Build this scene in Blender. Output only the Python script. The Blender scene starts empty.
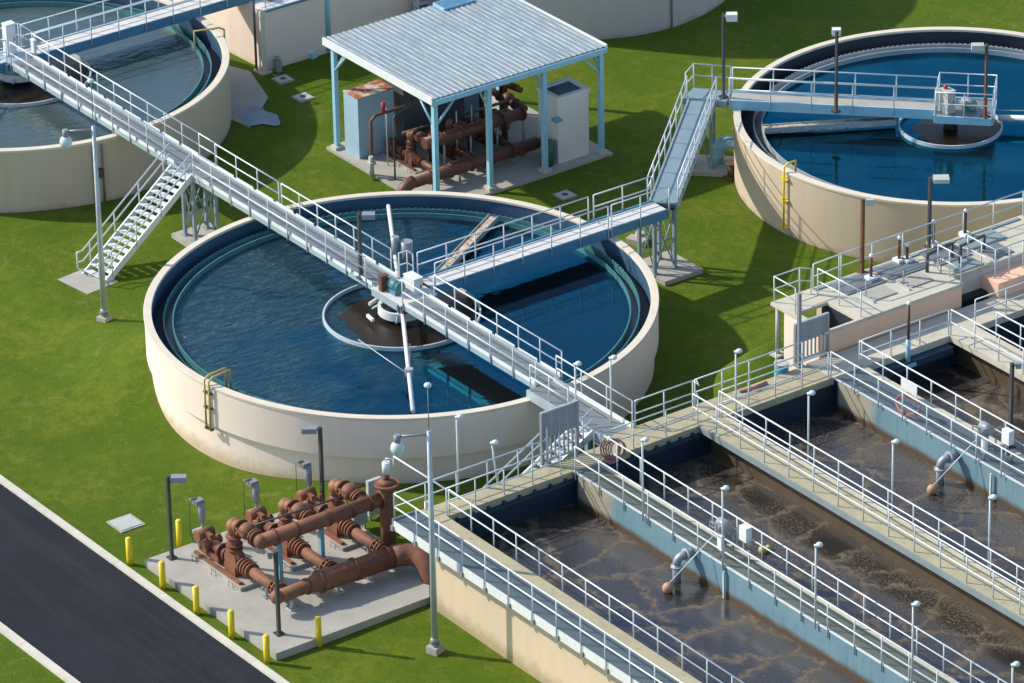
import bpy, math, random
from math import sin, cos, pi, radians, hypot, atan2, sqrt
from mathutils import Vector, Matrix
random.seed(7)
S = bpy.context.scene
COL = S.collection

# ---------------------------------------------------------------- materials
M = {}
def nodes(name):
    m = bpy.data.materials.new(name); m.use_nodes = True
    nt = m.node_tree; b = nt.nodes['Principled BSDF']; M[name] = m
    return m, nt, b
def N(nt, t, **kw):
    n = nt.nodes.new(t)
    for k, v in kw.items():
        if k.startswith('i_'): n.inputs[k[2:].replace('_', ' ')].default_value = v
        else: setattr(n, k, v)
    return n
def L(nt, a, b): nt.links.new(a, b)
def noise(nt, co, scale, detail=4, rough=.6, dist=0):
    n = N(nt, 'ShaderNodeTexNoise'); n.inputs['Scale'].default_value = scale
    n.inputs['Detail'].default_value = detail; n.inputs['Roughness'].default_value = rough
    n.inputs['Distortion'].default_value = dist
    L(nt, co, n.inputs['Vector']); return n.outputs['Fac']
def ramp(nt, fac, stops):
    r = N(nt, 'ShaderNodeValToRGB'); e = r.color_ramp.elements
    while len(e) < len(stops): e.new(.5)
    for k, (p, c) in enumerate(stops):
        e[k].position = p; e[k].color = (c if len(c) == 4 else (*c, 1)) if isinstance(c, tuple) else (c, c, c, 1)
    L(nt, fac, r.inputs['Fac']); return r.outputs['Color']
def mix(nt, fac, a, b, mode='MIX'):
    m = N(nt, 'ShaderNodeMix', data_type='RGBA', blend_type=mode)
    for s, v in ((0, fac), (6, a), (7, b)):
        if hasattr(v, 'node'): L(nt, v, m.inputs[s])
        else: m.inputs[s].default_value = (*v, 1) if isinstance(v, tuple) else v
    return m.outputs[2]
def bump(nt, b, fac, strength, dist=.02):
    n = N(nt, 'ShaderNodeBump'); n.inputs['Strength'].default_value = strength; n.inputs['Distance'].default_value = dist
    L(nt, fac, n.inputs['Height']); L(nt, n.outputs['Normal'], b.inputs['Normal'])
def pm(name, c1, c2=None, scale=2.0, rough=.7, metal=0., bmp=.15, stretch=None, c3=None, s3=8., t3=(.58, .7), spec=.5):
    """painted / mineral surface: two tones by large noise, a third in small blotches, fine bump"""
    m, nt, b = nodes(name)
    co = N(nt, 'ShaderNodeTexCoord').outputs['Object']
    if stretch:
        mp = N(nt, 'ShaderNodeMapping'); mp.inputs['Scale'].default_value = stretch
        L(nt, co, mp.inputs['Vector']); co2 = mp.outputs['Vector']
    else: co2 = co
    c2 = c2 or tuple(x*.8 for x in c1)
    c = mix(nt, ramp(nt, noise(nt, co2, scale), [(.3, 0.), (.7, 1.)]), c1, c2)
    if c3: c = mix(nt, ramp(nt, noise(nt, co2, s3, 6, .65), [(t3[0], 0.), (t3[1], 1.)]), c, c3)
    L(nt, c, b.inputs['Base Color'])
    b.inputs['Roughness'].default_value = rough; b.inputs['Metallic'].default_value = metal
    b.inputs['Specular IOR Level'].default_value = spec
    if bmp: bump(nt, b, noise(nt, co, 14, 5), bmp)
    return m

def mr(nt, v, a, b2, t0, t1):
    r = N(nt, 'ShaderNodeMapRange'); L(nt, v, r.inputs['Value'])
    for k, x in zip(('From Min', 'From Max', 'To Min', 'To Max'), (a, b2, t0, t1)): r.inputs[k].default_value = x
    return r.outputs['Result']
def make_grass():
    m, nt, b = nodes('grass')
    co = N(nt, 'ShaderNodeTexCoord').outputs['Object']
    a = noise(nt, co, .22, 5, .62, .6); f = noise(nt, co, 1.6, 6, .7); g = noise(nt, co, 9, 5, .75)
    h = noise(nt, co, 28, 3, .8)
    c = mix(nt, ramp(nt, a, [(.42, 0.), (.60, 1.)]), (.088, .168, .006), (.175, .222, .014))
    c = mix(nt, ramp(nt, f, [(.35, 0.), (.72, 1.)]), c, (.066, .135, .006))
    c = mix(nt, ramp(nt, g, [(.50, 0.), (.80, .75)]), c, (.155, .205, .022))
    c = mix(nt, ramp(nt, h, [(.45, .0), (.75, .6)]), c, (.050, .105, .006))
    c = mix(nt, ramp(nt, noise(nt, co, .9, 5, .7, 1.5), [(.56, 0.), (.70, .75)]), c, (.20, .215, .05))
    k = noise(nt, co, 3.2, 6, .8)
    c = mix(nt, ramp(nt, k, [(.50, 0.), (.68, .55)]), c, (.070, .120, .006))
    c = mix(nt, ramp(nt, noise(nt, co, 60, 2, .8), [(.5, .0), (.8, .55)]), c, (.26, .33, .05))
    for (cx, cy, r) in ((0., 0., 9.72), (-28.6, .2, 9.0), (-.36, 27.82, 9.0)):
        sb = N(nt, 'ShaderNodeVectorMath', operation='DISTANCE'); sp = N(nt, 'ShaderNodeVectorMath', operation='MULTIPLY'); L(nt, co, sp.inputs[0]); sp.inputs[1].default_value = (1, 1, 0)
        L(nt, sp.outputs[0], sb.inputs[0]); sb.inputs[1].default_value = (cx, cy, 0)
        ma = N(nt, 'ShaderNodeMath', operation='MULTIPLY_ADD'); L(nt, k, ma.inputs[0]); ma.inputs[1].default_value = -1.1; L(nt, sb.outputs['Value'], ma.inputs[2])
        c = mix(nt, ramp(nt, ma.outputs[0], [(0., 1.), (1., 0.)]) if False else mr(nt, ma.outputs[0], r-.55, r-.42, .6, 0.), c, (.14, .13, .05))
    L(nt, c, b.inputs['Base Color']); b.inputs['Roughness'].default_value = .9
    b.inputs['Specular IOR Level'].default_value = .15
    ad = N(nt, 'ShaderNodeMath', operation='ADD'); L(nt, g, ad.inputs[0]); L(nt, h, ad.inputs[1])
    bump(nt, b, ad.outputs[0], .9, .06)
make_grass()

def make_water(name, body, dark, rscale, strength, calm, spec_tint, glint_body, ior=1.9, glint_tint=(.55, .90, 1.)):
    """clear basin water over a dark bed; ripples come in windy patches, with paler glints painted in"""
    m, nt, b = nodes(name)
    tc = N(nt, 'ShaderNodeTexCoord').outputs['Object']
    c = mix(nt, ramp(nt, noise(nt, tc, .25, 3), [(.3, 0.), (.7, 1.)]), body, dark)
    base_col = c
    mp = N(nt, 'ShaderNodeMapping'); mp.inputs['Rotation'].default_value = (0, 0, radians(38)); mp.inputs['Scale'].default_value = (1.5, .75, 1)
    L(nt, tc, mp.inputs['Vector'])
    w = noise(nt, mp.outputs['Vector'], rscale, 4, .6, .8)
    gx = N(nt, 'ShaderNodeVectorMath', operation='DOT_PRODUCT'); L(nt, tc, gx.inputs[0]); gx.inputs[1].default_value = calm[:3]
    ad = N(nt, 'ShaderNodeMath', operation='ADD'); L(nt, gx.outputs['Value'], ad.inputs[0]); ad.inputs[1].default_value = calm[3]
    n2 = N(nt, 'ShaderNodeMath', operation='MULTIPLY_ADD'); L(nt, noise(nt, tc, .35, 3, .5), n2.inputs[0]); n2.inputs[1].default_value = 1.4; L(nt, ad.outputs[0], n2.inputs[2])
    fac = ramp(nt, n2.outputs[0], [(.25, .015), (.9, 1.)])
    df = N(nt, 'ShaderNodeBsdfDiffuse'); gl = N(nt, 'ShaderNodeBsdfGlossy'); fr = N(nt, 'ShaderNodeFresnel'); ms = N(nt, 'ShaderNodeMixShader')
    L(nt, mix(nt, fac, base_col, glint_body), df.inputs['Color']); L(nt, mix(nt, fac, spec_tint, glint_tint), gl.inputs['Color'])  # ripple patches get paler body and reflection colours: bright glints painted in
    L(nt, mr(nt, fac, 0, 1, .03, .12), gl.inputs['Roughness']); fr.inputs['IOR'].default_value = ior
    L(nt, fr.outputs[0], ms.inputs[0]); L(nt, df.outputs[0], ms.inputs[1]); L(nt, gl.outputs[0], ms.inputs[2]); L(nt, ms.outputs[0], nt.nodes['Material Output'].inputs['Surface'])
    ml = N(nt, 'ShaderNodeMath', operation='MULTIPLY'); L(nt, w, ml.inputs[0]); L(nt, fac, ml.inputs[1])
    bump(nt, b, ml.outputs[0], strength, .135)
    bn = b.inputs['Normal'].links[0].from_socket
    for q in (df, gl, fr): L(nt, bn, q.inputs['Normal'])
    nt.nodes.remove(b)
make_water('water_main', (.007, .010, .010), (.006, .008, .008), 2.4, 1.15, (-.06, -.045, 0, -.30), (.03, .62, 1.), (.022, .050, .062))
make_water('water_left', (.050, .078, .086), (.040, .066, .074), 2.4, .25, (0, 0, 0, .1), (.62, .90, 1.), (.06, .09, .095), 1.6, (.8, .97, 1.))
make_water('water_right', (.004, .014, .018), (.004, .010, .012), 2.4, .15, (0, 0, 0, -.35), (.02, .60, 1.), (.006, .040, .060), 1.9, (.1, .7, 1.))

def make_sludge(name, foam_amt, dark=(.033, .030, .030), seed=0.):
    m, nt, b = nodes(name)
    tc = N(nt, 'ShaderNodeTexCoord').outputs['Object']
    mp = N(nt, 'ShaderNodeMapping'); mp.inputs['Location'].default_value = (seed, seed*1.7, 0); L(nt, tc, mp.inputs['Vector']); co = mp.outputs['Vector']
    # warp
    nz = N(nt, 'ShaderNodeTexNoise'); nz.inputs['Scale'].default_value = .55; nz.inputs['Detail'].default_value = 9; nz.inputs['Roughness'].default_value = .68; L(nt, co, nz.inputs['Vector'])
    vm = N(nt, 'ShaderNodeVectorMath', operation='MULTIPLY_ADD'); L(nt, nz.outputs['Color'], vm.inputs[0]); vm.inputs[1].default_value = (3.2, 3.2, 0); L(nt, co, vm.inputs[2])
    vo = N(nt, 'ShaderNodeTexVoronoi', feature='DISTANCE_TO_EDGE'); vo.inputs['Scale'].default_value = .42; L(nt, vm.outputs[0], vo.inputs['Vector'])
    thread = ramp(nt, vo.outputs['Distance'], [(0., .95), (.035, .38), (.11, 0.)])
    patch = ramp(nt, noise(nt, vm.outputs[0], .33, 4, .6), [(.50 - foam_amt*.10, 0.), (.70 - foam_amt*.10, 1.)])
    fine = ramp(nt, noise(nt, co, 10, 7, .85), [(.50, 0.), (.60, 1.)])
    base = mix(nt, ramp(nt, noise(nt, vm.outputs[0], .22, 4, .6), [(.38, 0.), (.62, 1.)]), dark, (.037, .030, .024))
    f1 = N(nt, 'ShaderNodeMath', operation='MULTIPLY'); L(nt, thread, f1.inputs[0]); L(nt, ramp(nt, noise(nt, co, 2.2, 8, .85), [(.34, .1), (.56, 1.)]), f1.inputs[1])
    f2 = N(nt, 'ShaderNodeMath', operation='MULTIPLY'); L(nt, patch, f2.inputs[0]); L(nt, fine, f2.inputs[1])
    f2b = N(nt, 'ShaderNodeMath', operation='MULTIPLY'); L(nt, f2.outputs[0], f2b.inputs[0]); f2b.inputs[1].default_value = foam_amt
    mx = N(nt, 'ShaderNodeMath', operation='MAXIMUM'); L(nt, f1.outputs[0], mx.inputs[0]); L(nt, f2b.outputs[0], mx.inputs[1])
    bub = N(nt, 'ShaderNodeTexVoronoi'); bub.inputs['Scale'].default_value = 5.5; L(nt, co, bub.inputs['Vector'])
    f3 = N(nt, 'ShaderNodeMath', operation='MULTIPLY'); L(nt, ramp(nt, bub.outputs['Distance'], [(.05, .8), (.22, 0.)]), f3.inputs[0]); L(nt, ramp(nt, noise(nt, vm.outputs[0], .6, 5, .7), [(.52, 0.), (.70, .6)]), f3.inputs[1])
    mx0 = mx; mx = N(nt, 'ShaderNodeMath', operation='MAXIMUM'); L(nt, mx0.outputs[0], mx.inputs[0]); L(nt, f3.outputs[0], mx.inputs[1])
    sc = N(nt, 'ShaderNodeMath', operation='MULTIPLY'); L(nt, mx.outputs[0], sc.inputs[0]); sc.inputs[1].default_value = .8
    c = mix(nt, sc.outputs[0], base, (.23, .175, .095))
    L(nt, c, b.inputs['Base Color'])
    L(nt, ramp(nt, sc.outputs[0], [(0., .16), (.4, .65)]), b.inputs['Roughness'])
    b.inputs['IOR'].default_value = 1.5; b.inputs['Specular IOR Level'].default_value = 1.0; b.inputs['Specular Tint'].default_value = (.72, .78, 1, 1)
    bump(nt, b, noise(nt, co, 4.5, 5, .7), .12, .06)
make_sludge('sludge_smooth', .45, seed=3.)
make_sludge('sludge_foamy', 1.1, (.031, .029, .030), seed=11.)
make_sludge('sludge_pale', .25, (.032, .028, .028), seed=23.)

def make_basin_wall():
    """blue paint over concrete: bare concrete shows at the worn end, brown scum line at the water"""
    m, nt, b = nodes('basin_wall')
    tc = N(nt, 'ShaderNodeTexCoord').outputs['Object']
    ge = N(nt, 'ShaderNodeNewGeometry').outputs['Position']
    sx = N(nt, 'ShaderNodeSeparateXYZ'); L(nt, ge, sx.inputs[0])
    blue = mix(nt, noise(nt, tc, .8, 5, .6, .5), (.105, .225, .300), (.200, .330, .385))
    mp = N(nt, 'ShaderNodeMapping'); mp.inputs['Scale'].default_value = (3, 3, .35); L(nt, tc, mp.inputs['Vector'])
    blue = mix(nt, ramp(nt, noise(nt, mp.outputs['Vector'], 1.2, 5, .7), [(.5, 0.), (.75, .5)]), blue, (.04, .12, .18))
    conc = mix(nt, noise(nt, tc, 1.5, 6, .7), (.50, .46, .36), (.26, .24, .18))
    nz = noise(nt, tc, 1.1, 5, .7)
    def thr(src, mul, lo, hi, ns):   # smooth threshold of a coordinate with a ragged edge
        a = N(nt, 'ShaderNodeMath', operation='MULTIPLY_ADD'); L(nt, nz, a.inputs[0]); a.inputs[1].default_value = ns; L(nt, src, a.inputs[2])
        r = N(nt, 'ShaderNodeMapRange'); r.inputs['From Min'].default_value = lo; r.inputs['From Max'].default_value = hi; L(nt, a.outputs[0], r.inputs['Value']); return r.outputs['Result']
    c = mix(nt, thr(sx.outputs['X'], 1, 18.3, 18.9, 1.2), conc, blue)
    c = mix(nt, thr(sx.outputs['Z'], 1, 2.18, 2.40, .30), (.085, .055, .030), c)
    c = mix(nt, thr(sx.outputs['X'], 1, 15.95, 16.05, -.1), (.010, .026, .048), c)  # end wall: same blue paint, its shade painted in as dark navy
    L(nt, c, b.inputs['Base Color']); b.inputs['Roughness'].default_value = .55
    bump(nt, b, noise(nt, tc, 8, 5), .2)
make_basin_wall()

def make_tank_wall(name, base, streak, foot):
    m, nt, b = nodes(name)
    tc = N(nt, 'ShaderNodeTexCoord').outputs['Object']
    mp = N(nt, 'ShaderNodeMapping'); mp.inputs['Scale'].default_value = (1.6, 1.6, .12); L(nt, tc, mp.inputs['Vector'])
    c = mix(nt, ramp(nt, noise(nt, mp.outputs['Vector'], 1., 6, .7), [(.4, 0.), (.75, .8)]), base, streak)
    c = mix(nt, ramp(nt, noise(nt, tc, .35, 4), [(.3, 0.), (.7, .35)]), c, streak)
    sx = N(nt, 'ShaderNodeSeparateXYZ'); L(nt, tc, sx.inputs[0])
    a = N(nt, 'ShaderNodeMath', operation='MULTIPLY_ADD'); L(nt, noise(nt, tc, 1.4, 5, .75), a.inputs[0]); a.inputs[1].default_value = -1.0; L(nt, sx.outputs['Z'], a.inputs[2])
    r = N(nt, 'ShaderNodeMapRange'); r.inputs['From Min'].default_value = -.75; r.inputs['From Max'].default_value = -.25; L(nt, a.outputs[0], r.inputs['Value'])
    c = mix(nt, r.outputs['Result'], foot, c)
    L(nt, c, b.inputs['Base Color']); b.inputs['Roughness'].default_value = .75
    bump(nt, b, noise(nt, tc, 10, 5), .12)
make_tank_wall('wall_cream', (.87, .74, .65), (.80, .68, .59), (.58, .46, .32))
make_tank_wall('wall_tan', (.62, .51, .38), (.54, .445, .33), (.30, .25, .15))
make_tank_wall('wall_grey', (.56, .52, .51), (.50, .46, .45), (.30, .27, .22))
make_tank_wall('wall_sand', (.68, .56, .40), (.60, .49, .35), (.42, .33, .2))
make_tank_wall('wall_pink', (.92, .58, .40), (.82, .52, .37), (.4, .3, .2))

pm('rim', (.74, .67, .55), (.66, .60, .49), 1.5, .7)
pm('tank_inside', (.040, .112, .195), (.032, .088, .160), .8, .6, c3=(.025, .065, .115), s3=1.6)
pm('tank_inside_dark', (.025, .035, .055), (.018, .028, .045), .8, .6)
pm('stained_wall', (.11, .078, .045), (.075, .052, .030), 1.2, .6, c3=(.05, .05, .05), s3=2)
pm('navy', (.020, .060, .105), (.014, .045, .085), 1.5, .5)
pm('girder_pale', (.36, .45, .49), (.30, .39, .43), 1.5, .45)
pm('ring_pale', (.55, .60, .62), (.46, .51, .53), 2, .45)
pm('teal', (.075, .23, .25), (.05, .17, .19), 3, .45)
pm('weir_pale', (.42, .47, .48), (.30, .36, .38), 3, .5)
pm('launder_floor', (.08, .12, .15), (.05, .08, .11), 1.5, .4)
pm('galv', (.50, .58, .62), (.40, .48, .53), 2.5, .42, .25)
pm('rail_white', (.68, .75, .78), (.58, .66, .70), 3, .35, .1)
pm('plate_white', (.76, .80, .81), (.66, .71, .73), 2, .4)
pm('deck_pale', (.72, .71, .68), (.60, .60, .58), 1.2, .55)
pm('steel_blue', (.22, .42, .52), (.17, .35, .45), 2, .4)
pm('girder_blue', (.09, .25, .38), (.06, .19, .31), 1.5, .4)
pm('deck_blue', (.24, .34, .39), (.19, .28, .33), 1.5, .45)
pm('tower_grey', (.27, .36, .40), (.21, .29, .33), 1.5, .45)
pm('light_blue', (.33, .62, .76), (.28, .55, .69), 1.5, .45)
pm('concrete', (.44, .43, .39), (.35, .34, .30), .9, .85, c3=(.24, .235, .21), s3=3.2, t3=(.6, .75), bmp=.3)
pm('concrete_tan', (.46, .42, .28), (.37, .34, .23), 1.1, .85, c3=(.25, .23, .16), s3=3.5, t3=(.56, .72), bmp=.3)
pm('concrete_pale', (.60, .57, .47), (.50, .48, .39), 1.1, .85, c3=(.34, .32, .25), s3=3.5, t3=(.58, .74), bmp=.3)
pm('kerb', (.66, .64, .55), (.54, .53, .46), 1.3, .85, bmp=.3)
def make_asphalt():
    m, nt, b = nodes('asphalt')
    co = N(nt, 'ShaderNodeTexCoord').outputs['Object']
    c = mix(nt, ramp(nt, noise(nt, co, .3, 6, .65), [(.35, 0.), (.65, 1.)]), (.010, .013, .021), (.019, .023, .033))
    c = mix(nt, ramp(nt, noise(nt, co, 30, 3, .8), [(.4, 0.), (.8, .7)]), c, (.040, .044, .052))
    nz = N(nt, 'ShaderNodeTexNoise'); nz.inputs['Scale'].default_value = .7; nz.inputs['Detail'].default_value = 6; L(nt, co, nz.inputs['Vector'])
    vm = N(nt, 'ShaderNodeVectorMath', operation='MULTIPLY_ADD'); L(nt, nz.outputs['Color'], vm.inputs[0]); vm.inputs[1].default_value = (2.5, 2.5, 0); L(nt, co, vm.inputs[2])
    vo = N(nt, 'ShaderNodeTexVoronoi', feature='DISTANCE_TO_EDGE'); vo.inputs['Scale'].default_value = .16; L(nt, vm.outputs[0], vo.inputs['Vector'])
    c = mix(nt, ramp(nt, vo.outputs['Distance'], [(0., .5), (.004, 0.)]), c, (.010, .011, .014))
    mp = N(nt, 'ShaderNodeMapping'); mp.inputs['Scale'].default_value = (.06, 1.1, 1); L(nt, co, mp.inputs['Vector'])
    c = mix(nt, ramp(nt, noise(nt, mp.outputs['Vector'], 1.2, 4), [(.5, 0.), (.75, .45)]), c, (.044, .048, .056))
    L(nt, c, b.inputs['Base Color']); b.inputs['Roughness'].default_value = .92; b.inputs['Specular IOR Level'].default_value = .2; bump(nt, b, noise(nt, co, 30, 4), .4)
make_asphalt()
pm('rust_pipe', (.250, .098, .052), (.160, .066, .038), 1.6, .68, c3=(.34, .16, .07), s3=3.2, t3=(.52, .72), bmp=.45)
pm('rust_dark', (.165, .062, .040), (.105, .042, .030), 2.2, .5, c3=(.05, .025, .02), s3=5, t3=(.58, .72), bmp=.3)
pm('rust_ochre', (.32, .15, .05), (.22, .09, .045), 4, .6, bmp=.3)
pm('yellow', (.85, .66, .02), (.80, .60, .02), 3, .45)
pm('yellow_old', (.62, .50, .16), (.48, .40, .15), 4, .55)
pm('dark_metal', (.075, .085, .090), (.055, .062, .068), 3, .45, .2)
pm('grey_metal', (.30, .33, .35), (.24, .27, .29), 3, .45, .2)
pm('brown_rod', (.18, .075, .045), (.10, .05, .035), 4, .6)
pm('lamp_white', (.80, .84, .84), (.72, .77, .78), 3, .3)
pm('dome_pale', (.62, .76, .80), (.54, .69, .74), 3, .25)
pm('globe_blue', (.45, .70, .82), (.36, .62, .76), 3, .2)
pm('cab_blue', (.36, .53, .65), (.30, .47, .60), 1, .5)
pm('cab_white', (.78, .77, .75), (.70, .70, .69), 1, .5)
pm('cab_dark', (.10, .11, .12), (.07, .08, .09), 2, .5)
pm('gate_grey', (.34, .38, .42), (.28, .32, .36), 1.6, .45, .3)
pm('hatch_grey', (.22, .245, .26), (.17, .19, .205), 1.5, .55, .2)
pm('hatch_blue', (.27, .33, .345), (.22, .275, .29), 1.5, .5)
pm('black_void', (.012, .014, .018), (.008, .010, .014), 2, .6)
pm('hose_pink', (.42, .20, .20), (.34, .15, .15), 6, .7)
pm('red', (.45, .04, .04), (.35, .03, .03), 6, .5)
pm('teal_bin', (.02, .27, .36), (.015, .22, .30), 4, .45)
pm('green_bin', (.02, .16, .10), (.015, .12, .08), 4, .45)
pm('cover_pale', (.50, .55, .52), (.42, .46, .43), 6, .6)
pm('buoy', (.55, .33, .20), (.42, .24, .14), 6, .6)
pm('scum', (.70, .60, .45), (.40, .28, .16), 2.6, .8, c3=(.16, .09, .05), s3=5, t3=(.5, .62))
pm('murk', (.026, .017, .011), (.014, .011, .009), .8, .30, spec=.25)
pm('dirt', (.12, .085, .03), (.09, .08, .02), 2, .95, bmp=.5)

def make_grating(name, c, gap):
    m, nt, b = nodes(name)
    tc = N(nt, 'ShaderNodeTexCoord').outputs['Object']
    w = N(nt, 'ShaderNodeTexWave', bands_direction='X'); w.inputs['Scale'].default_value = 3.2; L(nt, tc, w.inputs['Vector'])
    w2 = N(nt, 'ShaderNodeTexWave', bands_direction='Y'); w2.inputs['Scale'].default_value = 3.2; L(nt, tc, w2.inputs['Vector'])
    mx = N(nt, 'ShaderNodeMath', operation='MULTIPLY'); L(nt, w.outputs['Fac'], mx.inputs[0]); L(nt, w2.outputs['Fac'], mx.inputs[1])
    cc = mix(nt, ramp(nt, mx.outputs[0], [(.1, 0.), (.5, 1.)]), gap, c)
    cc = mix(nt, ramp(nt, noise(nt, tc, 1.3, 5), [(.4, 0.), (.75, .5)]), cc, gap)
    L(nt, cc, b.inputs['Base Color']); b.inputs['Roughness'].default_value = .5; b.inputs['Metallic'].default_value = .15
make_grating('grating_blue', (.17, .22, .24), (.08, .11, .13))
make_grating('grating_green', (.19, .22, .18), (.10, .12, .10))
make_grating('grating_grey', (.30, .33, .34), (.17, .20, .21))

def make_roof():
    m, nt, b = nodes('roof_sheet')
    tc = N(nt, 'ShaderNodeTexCoord').outputs['Object']
    mp = N(nt, 'ShaderNodeMapping'); mp.inputs['Scale'].default_value = (.9, 9, 1); L(nt, tc, mp.inputs['Vector'])
    a = noise(nt, mp.outputs['Vector'], 1.5, 6, .8)
    c = mix(nt, ramp(nt, a, [(.38, 0.), (.60, 1.)]), (.43, .50, .53), (.19, .25, .29))
    c = mix(nt, ramp(nt, noise(nt, tc, .5, 4), [(.4, 0.), (.7, .6)]), c, (.34, .41, .45))
    L(nt, c, b.inputs['Base Color']); b.inputs['Roughness'].default_value = .5; b.inputs['Metallic'].default_value = .2
make_roof()
def make_cab_top():
    m, nt, b = nodes('cab_top')
    tc = N(nt, 'ShaderNodeTexCoord').outputs['Object']
    c = mix(nt, ramp(nt, noise(nt, tc, 1.6, 4, .5), [(.42, 0.), (.55, 1.)]), (.62, .50, .42), (.34, .10, .04))
    L(nt, c, b.inputs['Base Color']); b.inputs['Roughness'].default_value = .7
make_cab_top()

# ---------------------------------------------------------------- mesh builder
class MB:
    def __init__(s): s.v = []; s.f = []; s.sm = []; s.g = []
    def _add(s, vs, fs, smooth=False):
        o = len(s.v); s.g.append((o, len(s.f))); s.v += [tuple(p) for p in vs]
        s.f += [tuple(i + o for i in f) for f in fs]; s.sm += [smooth]*len(fs); return s
    def box(s, c, d, rz=0., rx=0., ry=0.):
        R = Matrix.Rotation(rz, 3, 'Z') @ Matrix.Rotation(ry, 3, 'Y') @ Matrix.Rotation(rx, 3, 'X')
        c = Vector(c); vs = [c + R @ Vector((x*d[0]/2, y*d[1]/2, z*d[2]/2)) for x in (-1, 1) for y in (-1, 1) for z in (-1, 1)]
        return s._add(vs, [(0, 1, 3, 2), (4, 6, 7, 5), (0, 4, 5, 1), (2, 3, 7, 6), (0, 2, 6, 4), (1, 5, 7, 3)])
    def bx(s, x0, x1, y0, y1, z0, z1): return s.box(((x0+x1)/2, (y0+y1)/2, (z0+z1)/2), (abs(x1-x0), abs(y1-y0), abs(z1-z0)))
    def prism(s, poly, z0, z1):
        n = len(poly); vs = [(x, y, z0) for x, y in poly] + [(x, y, z1) for x, y in poly]
        return s._add(vs, [tuple(range(n))[::-1], tuple(range(n, 2*n))] + [(i, (i+1) % n, n+(i+1) % n, n+i) for i in range(n)])
    def tube(s, pts, r, n=10, cap=True, smooth=True):
        pts = [Vector(p) for p in pts]; rs = r if isinstance(r, (list, tuple)) else [r]*len(pts)
        vs = []; up = None
        for i, p in enumerate(pts):
            t = (pts[min(i+1, len(pts)-1)] - pts[max(i-1, 0)])
            if 0 < i < len(pts)-1:
                t = (pts[i+1]-pts[i]).normalized() + (pts[i]-pts[i-1]).normalized()
            t = t.normalized() if t.length > 1e-9 else Vector((0, 0, 1))
            if up is None: up = Vector((0, 0, 1)) if abs(t.z) < .9 else Vector((1, 0, 0))
            a = t.cross(up)
            if a.length < 1e-6: a = t.cross(Vector((0, 1, 0)))
            a.normalize(); b2 = a.cross(t).normalized(); up = b2
            k = 1.
            if 0 < i < len(pts)-1:
                cs = max(.5, ((pts[i+1]-pts[i]).normalized()).dot(t)); k = 1.
            for j in range(n):
                an = 2*pi*j/n; vs.append(p + (a*cos(an) + b2*sin(an))*rs[i]*k)
        fs = [(i*n+j, i*n+(j+1) % n, (i+1)*n+(j+1) % n, (i+1)*n+j) for i in range(len(pts)-1) for j in range(n)]
        s._add(vs, fs, smooth)
        if cap:
            o = len(s.v) - len(vs)
            s.f += [tuple(o+j for j in range(n))[::-1], tuple(o+(len(pts)-1)*n+j for j in range(n))]; s.sm += [False]*2
        return s
    def cyl(s, p0, p1, r, n=12, r1=None): return s.tube([p0, p1], [r, r if r1 is None else r1], n)
    def elbow(s, p, d0, d1, R, r, n=12, k=7):
        """quarter bend that starts at p heading d0 and ends heading d1"""
        p = Vector(p); d0 = Vector(d0); d1 = Vector(d1); c = p + d1*R
        pts = [c - d1*R*cos(a) + d0*R*sin(a) for a in [pi/2*i/k for i in range(k+1)]]
        return s.tube(pts, r, n)
    def ring(s, c, prof, n=96, a0=0., a1=2*pi, smooth=True, cap=True):
        """revolve a closed (r,z) profile about the vertical through c"""
        full = abs(a1-a0-2*pi) < 1e-6; k = n if full else n+1; m = len(prof); vs = []
        for i in range(k):
            a = a0 + (a1-a0)*i/n
            vs += [(c[0]+r*cos(a), c[1]+r*sin(a), c[2]+z) for r, z in prof]
        o = len(s.v); s.g.append((o, len(s.f)))
        for i in range(n):
            for j in range(m):
                s.f.append((o+i*m+j, o+((i+1) % k)*m+j, o+((i+1) % k)*m+(j+1) % m, o+i*m+(j+1) % m)); s.sm.append(False)
        s.v += vs
        if not full and cap: s.f += [tuple(o+j for j in range(m)), tuple(o+n*m+j for j in range(m))[::-1]]; s.sm += [False]*2
        return s
    def ball(s, c, r, n=12, m=8, sz=1.):
        c = Vector(c); vs = [c + Vector((0, 0, r*sz))]
        for i in range(1, m):
            t = pi*i/m
            vs += [c + Vector((r*sin(t)*cos(2*pi*j/n), r*sin(t)*sin(2*pi*j/n), r*sz*cos(t))) for j in range(n)]
        vs.append(c - Vector((0, 0, r*sz)))
        fs = [(0, 1+j, 1+(j+1) % n) for j in range(n)]
        for i in range(m-2): fs += [(1+i*n+j, 1+(i+1)*n+j, 1+(i+1)*n+(j+1) % n, 1+i*n+(j+1) % n) for j in range(n)]
        e = len(vs)-1; fs += [(e, 1+(m-2)*n+(j+1) % n, 1+(m-2)*n+j) for j in range(n)]
        return s._add(vs, fs, True)
    def disc(s, c, r, n=96):
        return s._add([(c[0]+r*cos(2*pi*i/n), c[1]+r*sin(2*pi*i/n), c[2]) for i in range(n)], [tuple(range(n))])
    def mesh(s, name, mat, off=(0, 0, 0)):
        me = bpy.data.meshes.new(name)
        me.from_pydata([(x-off[0], y-off[1], z-off[2]) for x, y, z in s.v], [], s.f)
        me.materials.append(M[mat]); me.polygons.foreach_set('use_smooth', s.sm)
        import bmesh
        b = bmesh.new(); b.from_mesh(me); bmesh.ops.recalc_face_normals(b, faces=b.faces); b.to_mesh(me); b.free()
        me.update(); return me
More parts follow.
